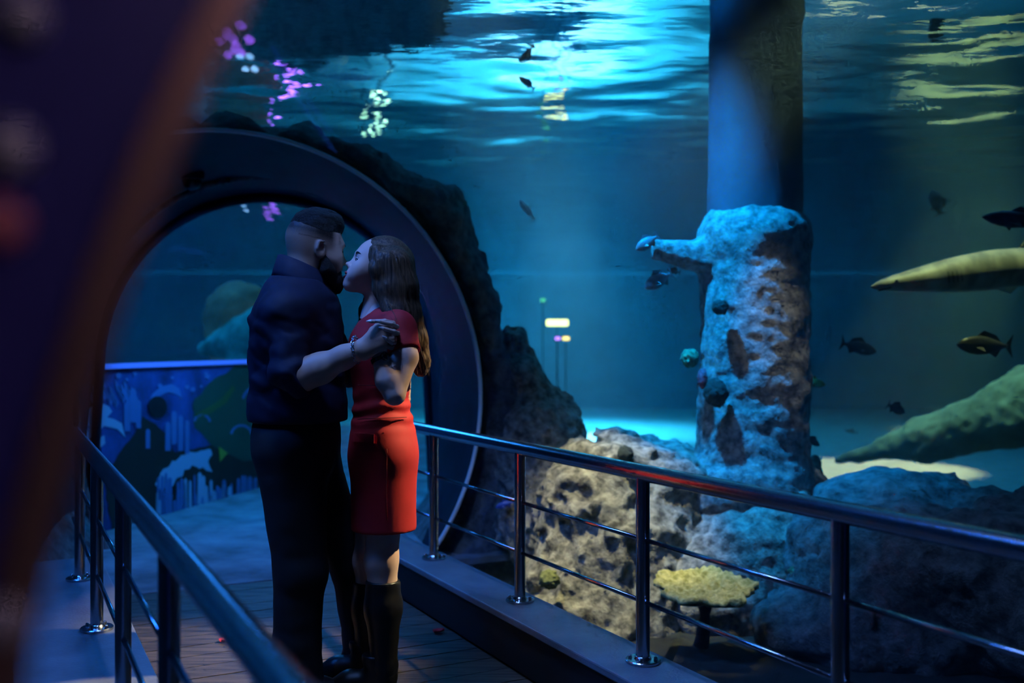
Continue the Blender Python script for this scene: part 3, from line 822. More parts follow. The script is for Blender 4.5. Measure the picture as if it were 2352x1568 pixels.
lamp(P(1281, 777, 12.8), 0.065, 0.04, (0.5, 0.2, 1.0), 3, 'small violet box for a reflected light below the wide yellow one')
lamp(P(1247, 689, 13.3), 0.07, 0.045, (0.1, 0.8, 0.45), 1.2, 'small green box for a reflected light above the wide yellow one')

# ------------------------------------------------------------------ railings
def railing(X, ts, t0, t1, label, bend=False):
    root = empty('railing', W(X, (t0 + t1) / 2, 0.205)); tag(root, label, 'railing', 'steel railings along the walk')
    ztop = 0.845
    MB().tube([W(X, t0, ztop), W(X, t0 + (t1 - t0) * 0.5, ztop), W(X, t1, ztop)], 0.029, 24).build('handrail', M['steel'], root, True, 40)
    pm = bmm = blm = None
    for i, t in enumerate(ts):
        b = W(X, t, 0.205)
        pe = MB().tube([b + Vector((0, 0, 0.008)), b + Vector((0, 0, 0.59)), b + Vector((0, 0, 0.625))], [0.0235, 0.0235, 0.0235], 20)
        po = pe.build('post', M['steel'], root, True, 40)
        pl = MB().lathe(b, [(0.058, 0.0), (0.060, 0.003), (0.060, 0.009), (0.057, 0.012), (0.03, 0.012), (0.026, 0.02), (0.0236, 0.022)], 28)
        plo = pl.build('base_plate', M['steel'], None, True, 35); plo.parent = po; plo.location = (0, 0, 0)
        for k in range(4):
            a = math.pi / 4 + k * math.pi / 2 + TH
            bc = b + Vector((0.044 * math.cos(a), 0.044 * math.sin(a), 0.012))
            bo = MB().lathe(bc, [(0.007, 0), (0.007, 0.005), (0.0055, 0.009), (0.002, 0.011)], 10).build('bolt', M['steel'], None, True, 40)
            bo.parent = po; bo.location = (0, 0, 0)
    es = [t0] + list(ts) + [t1]
    for a, b in zip(es[:-1], es[1:]):
        if b - a < 0.12: continue
        for z in (0.62, 0.41):
            MB().tube([W(X, a + 0.01, z), W(X, b - 0.01, z)], 0.008, 10).build('rod', M['steel'], root)
    return root
railing(1.935, [1.02, 1.905, 2.795, 3.69, 4.62], -0.6, 5.46, 'steel railing along the tank side, right of the couple')
railing(0.325, [1.35, 2.25, 3.15, 4.05, 4.95], 0.9, 5.45, 'blurred steel railing crossing the lower left corner')

# near arch rib: a curved dark panel with a bronze edge strip
rib = empty('arch_rib', W(AX, 0.49, 0)); tag(rib, 'dark blurred arch rib with bronze edge at the far left', 'arch')
def annulus(R0, R1, t0, t1, n=90, a0=None):
    v = []; a0 = -math.asin(0.955 / R1) if a0 is None else a0
    for (R, tt) in ((R0, t0), (R1, t0), (R1, t1), (R0, t1)):
        for q in np.linspace(a0, math.pi - a0, n): v.append(W(AX + R * math.cos(q), tt, AZ + R * math.sin(q)))
    f = []
    for s_ in range(4):
        s2 = (s_ + 1) % 4
        for i in range(n - 1): f.append((s_ * n + i, s_ * n + i + 1, s2 * n + i + 1, s2 * n + i))
    f += [(0, 1 * n, 2 * n, 3 * n), (n - 1, 4 * n - 1, 3 * n - 1, 2 * n - 1)]
    return v, f
a_rib = -math.asin(0.74 / 1.135)
M['rib'] = plain('rib_paint', (0.05, 0.05, 0.22), 0.35)
M['bronze'] = plain('bronze_edge', (0.34, 0.21, 0.14), 0.4, 0.6)
v, f = annulus(1.148, 1.475, 0.49, 0.55, a0=a_rib); mesh_obj('panel', v, f, M['rib'], rib).data.set_sharp_from_angle(angle=0.6)
v, f = annulus(1.133, 1.151, 0.482, 0.558, a0=a_rib); mesh_obj('edge_strip', v, f, M['bronze'], rib).data.set_sharp_from_angle(angle=0.6)
disc_w = plain('light_disc_pale', (0.6, 0.6, 0.55), 0.4); disc_p = plain('light_disc_pink', (0.7, 0.2, 0.2), 0.4)
def on_rib(u, v):
    x = (u - 1176) / FPX; zz = -(v - 790) / FPX; k = 0.488 / (-x * ST + CT)
    return Vector((x * k, k, CAMZ + zz * k))
for (u, v_, r, m) in ((25, 340, 0.011, disc_w), (2, 515, 0.011, disc_p), (15, 1420, 0.010, disc_w), (55, 40, 0.010, disc_w), (-160, 900, 0.011, disc_w)):  # discs coloured pale and pink to imitate blurred spots of light
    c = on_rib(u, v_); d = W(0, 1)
    MB().tube([c + d * 0.006, c - d * 0.006, c - d * 0.009], [r, r, r * 0.7], 14).build('light_disc', m, rib)

# security camera dome and a sensor under the portal lining
def on_lining(u, v, back=0.0):
    x = (u - 1176) / FPX; zz = -(v - 790) / FPX
    lo, hi = 3.0, 9.0
    best = None
    for k in np.linspace(4.5, 8.5, 800):
        p = Vector((x * k, k, CAMZ + zz * k)); X = p.x * CT + p.y * ST; t = -p.x * ST + p.y * CT
        s_ = (t - T_PORTAL) / (T_END - T_PORTAL)
        if s_ < 0 or s_ > 1: continue
        cx, cz, R = AX + (BX - AX) * s_, AZ + (BZ - AZ) * s_, AR + (BR - AR) * s_
        if math.hypot(X - cx, p.z - cz) >= R: best = p; break
    return best or W(AX, 6.2, 2.4)
c = on_lining(440, 402)
sc = empty('security_camera', c); tag(sc, 'dark dome security camera under the portal ceiling', 'camera')
MB().lathe(c - Vector((0, 0, 0.03)), [(0.075, 0.0), (0.08, 0.008), (0.08, 0.05)], 24).build('mount', M['barrel'], sc, True, 40)
MB().lathe(c - Vector((0, 0, 0.095)), [(0.004, 0.0), (0.03, 0.006), (0.05, 0.024), (0.06, 0.05), (0.062, 0.066)], 24).build('dome', plain('dome_glass', (0.005, 0.005, 0.006), 0.1), sc, True, 40)
c = on_lining(512, 410)
sn = empty('ceiling_sensor', c); tag(sn, 'small flat sensor beside the dome camera', 'sensor')
MB().lathe(c - Vector((0, 0, 0.03)), [(0.045, 0.0), (0.05, 0.006), (0.05, 0.04)], 20).build('cover', M['barrel'], sn, True, 40)
MB().lathe(c - Vector((0, 0, 0.042)), [(0.004, 0.0), (0.014, 0.004), (0.018, 0.013)], 14).build('eye', M['kerb_face'], sn, True, 40)

# ------------------------------------------------------------------ mural wall beyond the portal
WP = Vector((-2.61, 7.5, 0))
def wall_pt(u, v, off=0.0):
    d = Vector(((u - 1176) / FPX, 1, -(v - 790) / FPX))
    q = WP + FN * off
    k = (q.x * FN.x + q.y * FN.y) / (d.x * FN.x + d.y * FN.y)
    return Vector((d.x * k, d.y * k, CAMZ + d.z * k))
mw = empty('wall_mural', WP); tag(mw, kind='structure')
M['mural'] = plain('mural_ground', (0.03, 0.07, 0.24), 0.6, noise=0.5, scale=3)
mb = MB(); mb.box(WP + FDIR * 0.75 - FN * 0.07 + Vector((0, 0, 0.55)), FDIR * 1.5, FN * 0.07, (0, 0, 0.55)); mb.build('panel', M['mural'], mw, False)
# painted shapes on the wall, thin raised paint
def paint(name, pts, mat, off=0.004):
    a = [wall_pt(u, v, off) for u, v in pts]; n = len(a)
    v = a + [p - FN * 0.003 for p in a]
    f = [tuple(range(n)), tuple(range(2 * n - 1, n - 1, -1))] + [(i, (i + 1) % n, n + (i + 1) % n, n + i) for i in range(n)]
    mesh_obj(name, v, f, mat, mw, False)
pw = plain('paint_white', (0.40, 0.50, 0.64), 0.6); pb = plain('paint_blue', (0.11, 0.20, 0.42), 0.6); pd = plain('paint_dark', (0.008, 0.010, 0.012), 0.6)
pr = plain('paint_brown', (0.035, 0.022, 0.014), 0.6); pg = plain('paint_green', (0.03, 0.09, 0.05), 0.6); py = plain('paint_yellow', (0.35, 0.40, 0.04), 0.6)
def jag(pts, amp, n=7, seed=0):
    r = random.Random(seed); out = []
    for i in range(len(pts)):
        a, b = pts[i], pts[(i + 1) % len(pts)]
        m = max(1, int(math.hypot(b[0] - a[0], b[1] - a[1]) / n))
        for k in range(m):
            s_ = k / m; out.append((a[0] + (b[0] - a[0]) * s_ + r.uniform(-amp, amp), a[1] + (b[1] - a[1]) * s_ + r.uniform(-amp, amp)))
    return out
paint('dark_reef', jag([(300, 1010), (330, 960), (380, 990), (400, 1040), (560, 1010), (640, 1000), (640, 1110), (470, 1150), (370, 1200), (270, 1290), (240, 1100), (280, 1030)], 3, 14, 1), pr, 0.002)
paint('green_reef', jag([(440, 930), (480, 880), (540, 840), (640, 830), (640, 1040), (560, 1060), (480, 1020), (450, 980)], 3, 14, 2), pg, 0.003)
paint('dolphin', [(165, 1000), (180, 960), (205, 935), (232, 925), (250, 933), (258, 945), (246, 958), (262, 962), (280, 972), (288, 1005), (270, 985), (240, 978), (225, 990), (200, 1012), (215, 1010), (240, 1000), (242, 1018), (228, 1030), (190, 1028)], pw)
paint('white_coral', jag([(358, 1112), (372, 1085), (395, 1060), (430, 1040), (470, 1030), (488, 1036), (478, 1060), (488, 1080), (440, 1070), (410, 1095), (395, 1120), (375, 1125)], 4, 8, 3), pw)
r3 = random.Random(5)
for i in range(46):
    u = r3.uniform(362, 500) if i < 28 else r3.uniform(470, 590)
    base = 1180 - (u - 380) * 0.28
    top = r3.uniform(1080, 1150) if i < 28 else base - r3.uniform(14, 42)
    if top > base - 8: continue
    w_ = r3.uniform(2.5, 5.5)
    paint('coral_finger', [(u - w_, base), (u - w_ * 0.8, top + 5), (u, top), (u + w_ * 0.8, top + 5), (u + w_, base)], pw if r3.random() < 0.6 else pb, 0.005 + 0.0012 * (i % 4))
for (u, v_, h, w_) in ((292, 930, 60, 7), (305, 900, 70, 8), (318, 925, 58, 6), (400, 950, 70, 6), (415, 960, 75, 6), (430, 970, 72, 5), (386, 975, 60, 6), (340, 990, 40, 5)):
    paint('tube_coral', [(u - w_, v_ + h), (u - w_, v_), (u - w_ * 0.5, v_ - w_), (u + w_ * 0.5, v_ - w_), (u + w_, v_), (u + w_, v_ + h)], pb, 0.006)
for (u, v_, r) in ((362, 935, 22),):
    paint('dark_disc', [(u + r * math.cos(a), v_ + 1.15 * r * math.sin(a)) for a in np.linspace(0, 6.28, 20)[:-1]], pd, 0.0075)
paint('pale_arch', [(u, v_) for u, v_ in [(340, 930), (350, 905), (370, 888), (395, 882), (412, 892), (418, 915), (405, 905), (385, 900), (365, 910), (352, 935)]], pb, 0.005)
for (cu, cv, r) in ((465, 970, 20), (555, 1000, 26), (590, 920, 34)):
    o_ = [(cu + r * math.cos(a), cv - r * math.sin(a)) for a in np.linspace(0.1, 3.0, 12)]; i_ = [(cu + (r - 5) * math.cos(a), cv - (r - 5) * math.sin(a)) for a in np.linspace(3.0, 0.1, 12)]
    paint('pale_hoop', o_ + i_, pb, 0.006)
paint('yellow_fish', [(503, 1025), (523, 1040), (506, 1060)], py, 0.007)
for i in range(12):
    u, v_ = (272, 862) if i == 0 else (r3.uniform(250, 560), r3.uniform(856, 905)); r = r3.uniform(3, 7)
    paint('bubble', [(u + r * math.cos(a), v_ + r * math.sin(a)) for a in np.linspace(0, 6.28, 10)[:-1]], pb, 0.006)
paint('seaweed', [(450, 950), (480, 935), (510, 915), (535, 885), (540, 892), (520, 925), (490, 945), (455, 962)], plain('paint_olive', (0.07, 0.13, 0.03), 0.6), 0.006)
for (us, seed) in (((200, 300), 8), ((210, 290), 9)):
    for i in range(7):
        u = us[0] + (us[1] - us[0]) * i / 6; v_ = 880 + 8 * math.sin(i * 2 + seed)
        paint('kelp', [(u, v_), (u + 6, v_ + 6), (u + 14 + seed, v_ + 40), (u + 8 + seed, v_ + 48), (u + 3, v_ + 20)], pb, 0.005)
# LED strip along the top of the mural
led = empty('led_strip', WP + Vector((0, 0, 1.11))); tag(led, 'glowing blue light strip along the top of the mural wall', 'light strip')
mb = MB(); mb.box(WP + FDIR * 0.75 - FN * 0.04 + Vector((0, 0, 1.112)), FDIR * 1.5, FN * 0.05, (0, 0, 0.012)); mb.build('channel', M['kerb_face'], led, False)
mb = MB(); mb.box(WP + FDIR * 0.75 + FN * 0.012 + Vector((0, 0, 1.128)), FDIR * 1.5, FN * 0.012, (0, 0, 0.018)); mb.build('diffuser', plain('led_glow', (0.05, 0.1, 0.4), 0.5, emit=(0.03, 0.16, 1.0), estr=0.75), led, False)
# far clear tunnel
far = empty('window_2'); tag(far, kind='structure')
v = []; f = []; n = 56; a0 = -math.asin(1.15 / 1.30)
st = []
for dist in (0.35, 0.9, 1.45, 2.0):
    cpt = F0 + W(0, 1) * 0.25 + FDIR * (dist - 0.25); st.append(cpt)
for i in range(3):
    v = []
    for (cpt, R) in ((st[i] + FDIR * 0.004, 1.24), (st[i + 1] - FDIR * 0.004, 1.24), (st[i + 1] - FDIR * 0.004, 1.28), (st[i] + FDIR * 0.004, 1.28)):
        for q in np.linspace(a0, math.pi - a0, n): v.append(Vector((cpt.x, cpt.y, 1.155)) + FN * (R * shoe_x(q, 1.0)) + Vector((0, 0, R * math.sin(q))))
    f = []
    for s_ in range(4):
        s2 = (s_ + 1) % 4
        for k in range(n - 1): f.append((s_ * n + k, s_ * n + k + 1, s2 * n + k + 1, s2 * n + k))
    mesh_obj('pane', v, f, M['acrylic'], far).data.set_sharp_from_angle(angle=0.6)
cpt = st[3]; v = [Vector((cpt.x, cpt.y, 1.155)) + FN * (R_ * shoe_x(q, 1.0)) + Vector((0, 0, R_ * math.sin(q))) + FDIR * o_ for o_, R_ in ((0.005, 1.26), (0.045, 1.26)) for q in np.linspace(a0, math.pi - a0, n)]
mesh_obj('pane', v, [tuple(range(n)), tuple(range(2 * n - 1, n - 1, -1))] + [(i, (i + 1) % n, n + (i + 1) % n, n + i) for i in range(n)], M['acrylic'], far, False)
# coral mounds outside the far tunnel
rock('coral_mound', [cone(P(470, 800, 11.5), P(600, 765, 11.0), 0.10, 0.30), cone(P(590, 800, 11.1), P(590, 1110, 11.1), 0.3, 0.55)], 0.03, 0.05, 2.5, plain('mound_green', (0.10, 0.42, 0.30), 0.9, noise=0.3, scale=4), 'green coral mound above the mural wall', keep_out=False, cat='coral')
rock('coral_mound', [E_(545, 735, 12.5, (0.45, 0.4, 0.5)), cone(P(555, 800, 12.5), P(560, 1060, 12.5), 0.4, 0.6)], 0.04, 0.08, 2.0, plain('mound_orange', (0.75, 0.22, 0.10), 0.9, noise=0.3, scale=4), 'rust coloured coral mound beside the man', keep_out=False, cat='coral')
# rose petals on the deck
def petal(u, v, label, rot):
    Y = CAMZ / ((v - 790) / FPX); c = Vector(((u - 1176) / FPX * Y, Y, 0.004)); V = []
    for i in range(5):
        for k in range(9):
            s_, q = i / 4, k / 8 * 2 - 1
            x = (s_ - 0.5) * 0.05; y = q * 0.021 * math.sin(math.pi * (0.12 + 0.8 * s_))
            V.append((c.x + x * math.cos(rot) - y * math.sin(rot), c.y + x * math.sin(rot) + y * math.cos(rot), c.z + 0.012 * q * q + 0.010 * (s_ - 0.4) ** 2))
    o = fast_mesh('rose_petal', V, grid_mesh(5, 9), M['petal']); so = o.modifiers.new('thick', 'SOLIDIFY'); so.thickness = 0.0008
    tag(o, label, 'petal', 'rose petals on the deck')
M['petal'] = plain('petal_red', (0.55, 0.01, 0.02), 0.5)
petal(1008, 1453, 'red rose petal on the deck right of the boots', 0.4)
petal(516, 1473, 'red rose petal on the deck behind the left railing', 1.1)
# strings of small lamps standing in the tank behind the portal, mirrored in the ripples overhead
def bulb_mat(name, c, e):
    m = plain(name, (0.1, 0.1, 0.1), 0.3, emit=c, estr=e); m.cycles.emission_sampling = 'NONE'; return m
def lamp_row(spots, zl, col, e, label, r=0.036):
    pts = []
    for (u, v_) in spots:
        Y = 2287 * (2 * WATER_Z - CAMZ - zl) / (790 - v_); pts.append(Vector(((u - 1176) / FPX * Y, Y, zl)))
    rj = random.Random(int(zl * 100) + len(label)); q2 = []
    for a, b in zip(pts[:-1], pts[1:]): q2 += [a, (a + b) / 2 + Vector((rj.uniform(-0.15, 0.15), rj.uniform(-0.2, 0.2), 0))]
    pts = q2 + [pts[-1]]
    root = empty('lamp_string', (pts[0].x, pts[0].y, TANK_FLOOR)); tag(root, label, 'lamp')
    m = bulb_mat('lamp_bulb', col, e)
    MB().tube([p - Vector((0, 0, r + 0.01)) for p in pts], 0.012, 6).build('cable', M['kerb_face'], root)
    for i, p in enumerate(pts):
        MB().lathe(p, [(r * 0.3, -r), (r * 0.85, -r * 0.5), (r, 0), (r * 0.85, r * 0.5), (r * 0.3, r)], 10).build('bulb', m, root)
        if i % 3 == 0: MB().tube([p - Vector((0, 0, r)), Vector((p.x, p.y, TANK_FLOOR))], 0.015, 6).build('stake', M['kerb_face'], root)
lamp_row([(512, 236), (535, 188), (556, 178), (585, 150), (612, 118), (628, 92), (668, 28)], 0.95, (0.25, 0.55, 1.0), 16, 'string of bluish white lamps mirrored in the ripples above the portal')
lamp_row([(596, 264), (620, 215), (650, 180), (662, 150), (690, 120), (712, 98), (728, 55)], 0.95, (0.34, 0.11, 1.0), 11, 'string of violet lamps mirrored in the ripples above the portal', 0.05)
lamp_row([(836, 290), (858, 262), (880, 228), (888, 205)], 0.95, (0.45, 0.9, 0.6), 12, 'string of pale green lamps mirrored in the ripples', 0.04)

# ------------------------------------------------------------------ the couple
YP = 3.66
def F_(u, v, dy=0.0): return np.array(list(P(u, v, YP + dy)))
def skin_mat(name, c, stub=None):
    m, nt, b = new_mat(name)
    b.inputs['Roughness'].default_value = 0.5; b.inputs['Specular IOR Level'].default_value = 0.3
    tc = N(nt, 'ShaderNodeTexCoord'); nz = N(nt, 'ShaderNodeTexNoise', Scale=14.0, Detail=4.0); nt.links.new(tc.outputs['Object'], nz.inputs['Vector'])
    rp = N(nt, 'ShaderNodeValToRGB'); rp.color_ramp.elements[0].position = 0.3; rp.color_ramp.elements[1].position = 0.7
    rp.color_ramp.elements[0].color = (c[0] * 0.9, c[1] * 0.82, c[2] * 0.8, 1); rp.color_ramp.elements[1].color = (*c, 1)
    nt.links.new(nz.outputs[0], rp.inputs[0])
    if stub:
        at = N(nt, 'ShaderNodeAttribute', attribute_name='stubble'); mx = N(nt, 'ShaderNodeMix', data_type='RGBA')
        n2 = N(nt, 'ShaderNodeTexNoise', Scale=420.0, Detail=2.0); nt.links.new(tc.outputs['Object'], n2.inputs['Vector'])
        ml = N(nt, 'ShaderNodeMath', operation='MULTIPLY_ADD'); ml.inputs[1].default_value = 0.5; ml.inputs[2].default_value = -0.25
        ad = N(nt, 'ShaderNodeMath', operation='ADD', use_clamp=True); m2 = N(nt, 'ShaderNodeMath', operation='MULTIPLY')
        nt.links.new(n2.outputs[0], ml.inputs[0]); nt.links.new(ml.outputs[0], m2.inputs[0]); nt.links.new(at.outputs['Fac'], m2.inputs[1])
        nt.links.new(at.outputs['Fac'], ad.inputs[0]); nt.links.new(m2.outputs[0], ad.inputs[1])
        nt.links.new(ad.outputs[0], mx.inputs[0]); nt.links.new(rp.outputs[0], mx.inputs[6]); mx.inputs[7].default_value = (*stub, 1)
        nt.links.new(mx.outputs[2], b.inputs['Base Color'])
    else: nt.links.new(rp.outputs[0], b.inputs['Base Color'])
    return m
M['skin_m'] = skin_mat('skin_man', (0.60, 0.40, 0.31), (0.012, 0.010, 0.010))
M['skin_w'] = skin_mat('skin_woman', (0.70, 0.50, 0.42))
M['shirt'] = plain('navy_shirt', (0.010, 0.012, 0.036), 0.7, spec=0.3, noise=0.2, scale=8, bump=0.08, bscale=500)
M['trousers'] = plain('black_trousers', (0.006, 0.006, 0.007), 0.8)
M['leather'] = plain('black_leather', (0.006, 0.006, 0.006), 0.38)
M['dress'] = plain('red_dress', (0.46, 0.006, 0.012), 0.75, noise=0.08, scale=10, bump=0.1, bscale=600)
M['dress_seam'] = plain('dress_seam', (0.14, 0.002, 0.004), 0.8)
M['hair_m'] = plain('black_hair', (0.010, 0.009, 0.009), 0.5, bump=0.8, bscale=160)
M['beard'] = plain('black_beard', (0.007, 0.006, 0.006), 0.7, bump=0.9, bscale=220)
def hair_mat():
    m, nt, b = new_mat('brown_hair')
    tc = N(nt, 'ShaderNodeTexCoord'); mp = N(nt, 'ShaderNodeMapping'); mp.inputs['Rotation'].default_value = (0, math.radians(-16), 0); mp.inputs['Scale'].default_value = (170, 170, 5)
    nt.links.new(tc.outputs['Object'], mp.inputs[0])
    nz = N(nt, 'ShaderNodeTexNoise', Scale=1.0, Detail=3.0); nt.links.new(mp.outputs[0], nz.inputs['Vector'])
    rp = N(nt, 'ShaderNodeValToRGB'); rp.color_ramp.elements[0].position = 0.3; rp.color_ramp.elements[0].color = (0.022, 0.013, 0.008, 1)
    rp.color_ramp.elements[1].position = 0.72; rp.color_ramp.elements[1].color = (0.16, 0.095, 0.055, 1)
    nt.links.new(nz.outputs[0], rp.inputs[0]); nt.links.new(rp.outputs[0], b.inputs['Base Color'])
    bp = N(nt, 'ShaderNodeBump', Strength=0.3, Distance=0.004); nt.links.new(nz.outputs[0], bp.inputs['Height']); nt.links.new(bp.outputs[0], b.inputs['Normal'])
    b.inputs['Roughness'].default_value = 0.5; b.inputs['Specular IOR Level'].default_value = 0.3
    return m
M['hair_w'] = hair_mat()

def frame(f, up=(0, 0, 1)):
    f = np.array(f, float); f /= np.linalg.norm(f); l = np.cross(up, f); l /= np.linalg.norm(l); u = np.cross(f, l)
    return np.stack([f, l, u], 1)          # columns: forward, left, up
def head_field(s, male, h=0.0034):
    Fd = Field((-0.15 * s, -0.115 * s, -0.20 * s), (0.16 * s, 0.115 * s, 0.165 * s), h)
    A = lambda pr, k=0.02: Fd.add(pr, k * s)
    e = lambda c, r, R=None: ell(np.array(c) * s, np.array(r) * s, R)
    cn = lambda a, b, ra, rb: cone(np.array(a) * s, np.array(b) * s, ra * s, rb * s)
    A(e((-0.012, 0, 0.043), (0.100, 0.077, 0.094)))
    A(e((0.048, 0, 0.005), (0.052, 0.064, 0.085)), 0.04)
    A(e((0.040, 0, -0.052), (0.050, 0.054 if male else 0.048, 0.050)), 0.04)
    A(e((0.076, 0, -0.093), (0.022, 0.026 if male else 0.019, 0.019)), 0.03)
    for y in (-1, 1):
        A(e((0.062, y * 0.044, -0.018), (0.026, 0.020, 0.024)), 0.03)
        A(e((0.070, y * 0.036, -0.045), (0.022, 0.018, 0.024)), 0.03)
    A(cn((0.086, -0.032, 0.032), (0.086, 0.032, 0.032), 0.013 if male else 0.010, 0.013 if male else 0.010), 0.02)
    for y in (-1, 1):
        Fd.sub(e((0.104, y * 0.031, 0.012), (0.016, 0.019, 0.012)), 0.014 * s)
        A(e((0.0835, y * 0.031, 0.0185), (0.0125, 0.0170, 0.0085)), 0.006)
    if male:
        A(cn((0.094, 0, 0.024), (0.113, 0, -0.018), 0.0075, 0.0105), 0.012); A(e((0.116, 0, -0.023), (0.013, 0.0125, 0.0105)), 0.010)
        for y in (-1, 1): A(e((0.105, y * 0.013, -0.028), (0.011, 0.008, 0.008)), 0.008)
        A(e((0.092, 0, -0.055), (0.016, 0.030, 0.018)), 0.015)
    else:
        A(cn((0.090, 0, 0.022), (0.109, 0, -0.016), 0.0060, 0.0078), 0.010); A(e((0.1135, 0, -0.0185), (0.0105, 0.0098, 0.0082)), 0.008)
        for y in (-1, 1): A(e((0.104, y * 0.0105, -0.0245), (0.009, 0.0066, 0.0064)), 0.007)
        A(e((0.090, 0, -0.058), (0.020, 0.034, 0.026)), 0.018); A(e((0.083, 0, -0.090), (0.018, 0.020, 0.017)), 0.02)
    for y in (-1, 1):
        R = Matrix.Rotation(math.radians(-14), 3, 'Y'); R = np.array(R)
        A(e((-0.006, y * 0.079, 0.0), (0.019, 0.0075, 0.033), R), 0.010)
        Fd.sub(e((-0.003, y * 0.089, 0.004), (0.0105, 0.0075, 0.019), R), 0.004 * s)
        A(cn((-0.020, y * 0.086, 0.0), (-0.014, y * 0.089, 0.026), 0.0035, 0.004), 0.006)
        A(cn((-0.014, y * 0.089, 0.026), (0.004, y * 0.086, 0.030), 0.004, 0.0035), 0.006)
    A(cn((-0.028, 0, -0.02), (-0.052, 0, -0.19), 0.062 if male else 0.049, 0.066 if male else 0.050), 0.03)
    return Fd
def place(v, c, R, ): return np.asarray(c) + v @ R.T

# ================================================================= man
man = empty('person', Vector((F_(690, 790)[0], YP, 0)))
tag(man, 'man in a navy shirt with rolled sleeves, black trousers, beard', 'person', 'dancing couple')
Rm = frame((math.cos(math.radians(31)) * math.cos(0.12), math.sin(math.radians(31)) * math.cos(0.12), -math.sin(0.12)))
cm = F_(722, 577, 0.02)
sm = 1.015
Fd = head_field(sm, True)
v, f = Fd.mesh()
# stubble of the faded sides, the shaved line above the ear
x, y, z = v.T / sm
ell_h = z + 0.18 * x
st = np.clip((ell_h - 0.004) / 0.052, 0, 1) ** 0.9 * 0.96
st *= np.clip((0.075 - x) / 0.012, 0, 1)                       # hairline at the forehead / temple
side = np.clip((0.055 - x) / 0.02, 0, 1)
st = np.maximum(st * np.maximum(side, (z > 0.075)), 0.42 * np.clip((0.02 - x) / 0.03, 0, 1) * np.clip((z + 0.085) / 0.06, 0, 1))
st = np.maximum(st, 0.75 * np.clip((x - 0.0) / 0.01, 0, 1) * np.clip((-0.012 - z) / 0.02, 0, 1) * np.clip((0.085 - x) / 0.02, 0, 1) * np.clip((-0.02 - z + 0.35 * (0.05 - x)) / 0.02, 0, 1))
line = np.exp(-((z - (0.040 + 0.10 * (-x - 0.03))) / 0.0042) ** 2) * (x < 0.0) * (x > -0.085) * (np.abs(y) > 0.02)
st = np.maximum(st, 0.85 * line)
hv = place(v, cm, Rm)
head_m = (hv, f, st)
# right forearm and hand, up to the rolled cuff
ARM = -0.235
el, wr = F_(682, 862, ARM), F_(826, 803, ARM - 0.03)
Fd = Field(np.minimum(el, wr) - 0.16, np.maximum(el, wr) + np.array([0.20, 0.15, 0.15]), 0.0030)
mid = F_(735, 846, ARM - 0.005)
Fd.add(cone(F_(676, 855, ARM), F_(690, 862, ARM), 0.058, 0.057), 0.01); Fd.add(cone(F_(690, 862, ARM), mid, 0.057, 0.050), 0.02)
Fd.add(cone(mid, F_(790, 820, ARM - 0.02), 0.050, 0.037), 0.03); Fd.add(cone(F_(790, 820, ARM - 0.02), wr, 0.037, 0.032), 0.03)
pw_, pk = F_(830, 801, ARM - 0.032), F_(872, 775, ARM - 0.038)
for (a, b, ra, rb) in (((834, 790), (868, 752), 0.019, 0.0165), ((838, 798), (876, 764), 0.021, 0.0165), ((838, 806), (880, 778), 0.021, 0.016), ((836, 814), (878, 793), 0.019, 0.0145)):
    Fd.add(cone(F_(*a, ARM - 0.032), F_(*b, ARM - 0.036), ra, rb), 0.016)
kn = [((868, 752), (890, 744)), ((876, 764), (902, 760)), ((880, 778), (905, 778)), ((878, 793), (899, 797))]
fr = [0.0105, 0.0108, 0.0102, 0.0088]
for (a, b), r in zip(kn, fr):
    p0 = F_(*a, ARM - 0.036); p1 = F_(*b, ARM - 0.014); p2 = F_(b[0] + 2, b[1] + 3, ARM + 0.022); p3 = F_(b[0] - 14, b[1] + 4, ARM + 0.040)
    Fd.add(cone(p0, p1, r * 1.12, r), 0.007); Fd.add(cone(p1, p2, r, r * 0.95), 0.004); Fd.add(cone(p2, p3, r * 0.95, r * 0.8), 0.004)
# thumb behind, over her hand
Fd.add(cone(F_(838, 790, ARM - 0.02), F_(856, 758, ARM + 0.012), 0.018, 0.0125), 0.012); Fd.add(cone(F_(856, 758, ARM + 0.012), F_(876, 742, ARM + 0.03), 0.0122, 0.010), 0.004)
v2, f2 = Fd.mesh()
# body below the clothes and the far arm round her back
Fd = Field((cm[0] - 0.40, YP - 0.32, 0.04), (cm[0] + 0.50, YP + 0.42, 1.45), 0.011)
Fd.add(ell(F_(686, 770, 0), (0.14, 0.19, 0.20)), 0.03); Fd.add(ell(F_(686, 890, 0), (0.14, 0.17, 0.20)), 0.08); Fd.add(ell(F_(684, 1000, 0), (0.13, 0.16, 0.13)), 0.08)
Fd.add(cone(F_(700, 640, 0.01), F_(690, 690, 0), 0.065, 0.08), 0.04)
for (a, b, c, d) in (((684, 1020, -0.09), (690, 1310, -0.1), (686, 1540, -0.1), 1), ((698, 1020, 0.09), (803, 1310, 0.12), (822, 1530, 0.14), 1)):
    Fd.add(cone(F_(*a), F_(*b), 0.085, 0.052), 0.05); Fd.add(cone(F_(*b), F_(*c), 0.052, 0.04), 0.03)
    Fd.add(cone(F_(*c), F_(c[0] + 55, 1578, c[2]), 0.045, 0.018), 0.03)
Fd.add(cone(F_(665, 715, -0.18), F_(672, 858, ARM), 0.055, 0.045), 0.03)
Fd.add(cone(F_(705, 715, 0.18), F_(800, 850, 0.26), 0.055, 0.045), 0.03)
v3, f3 = Fd.mesh()
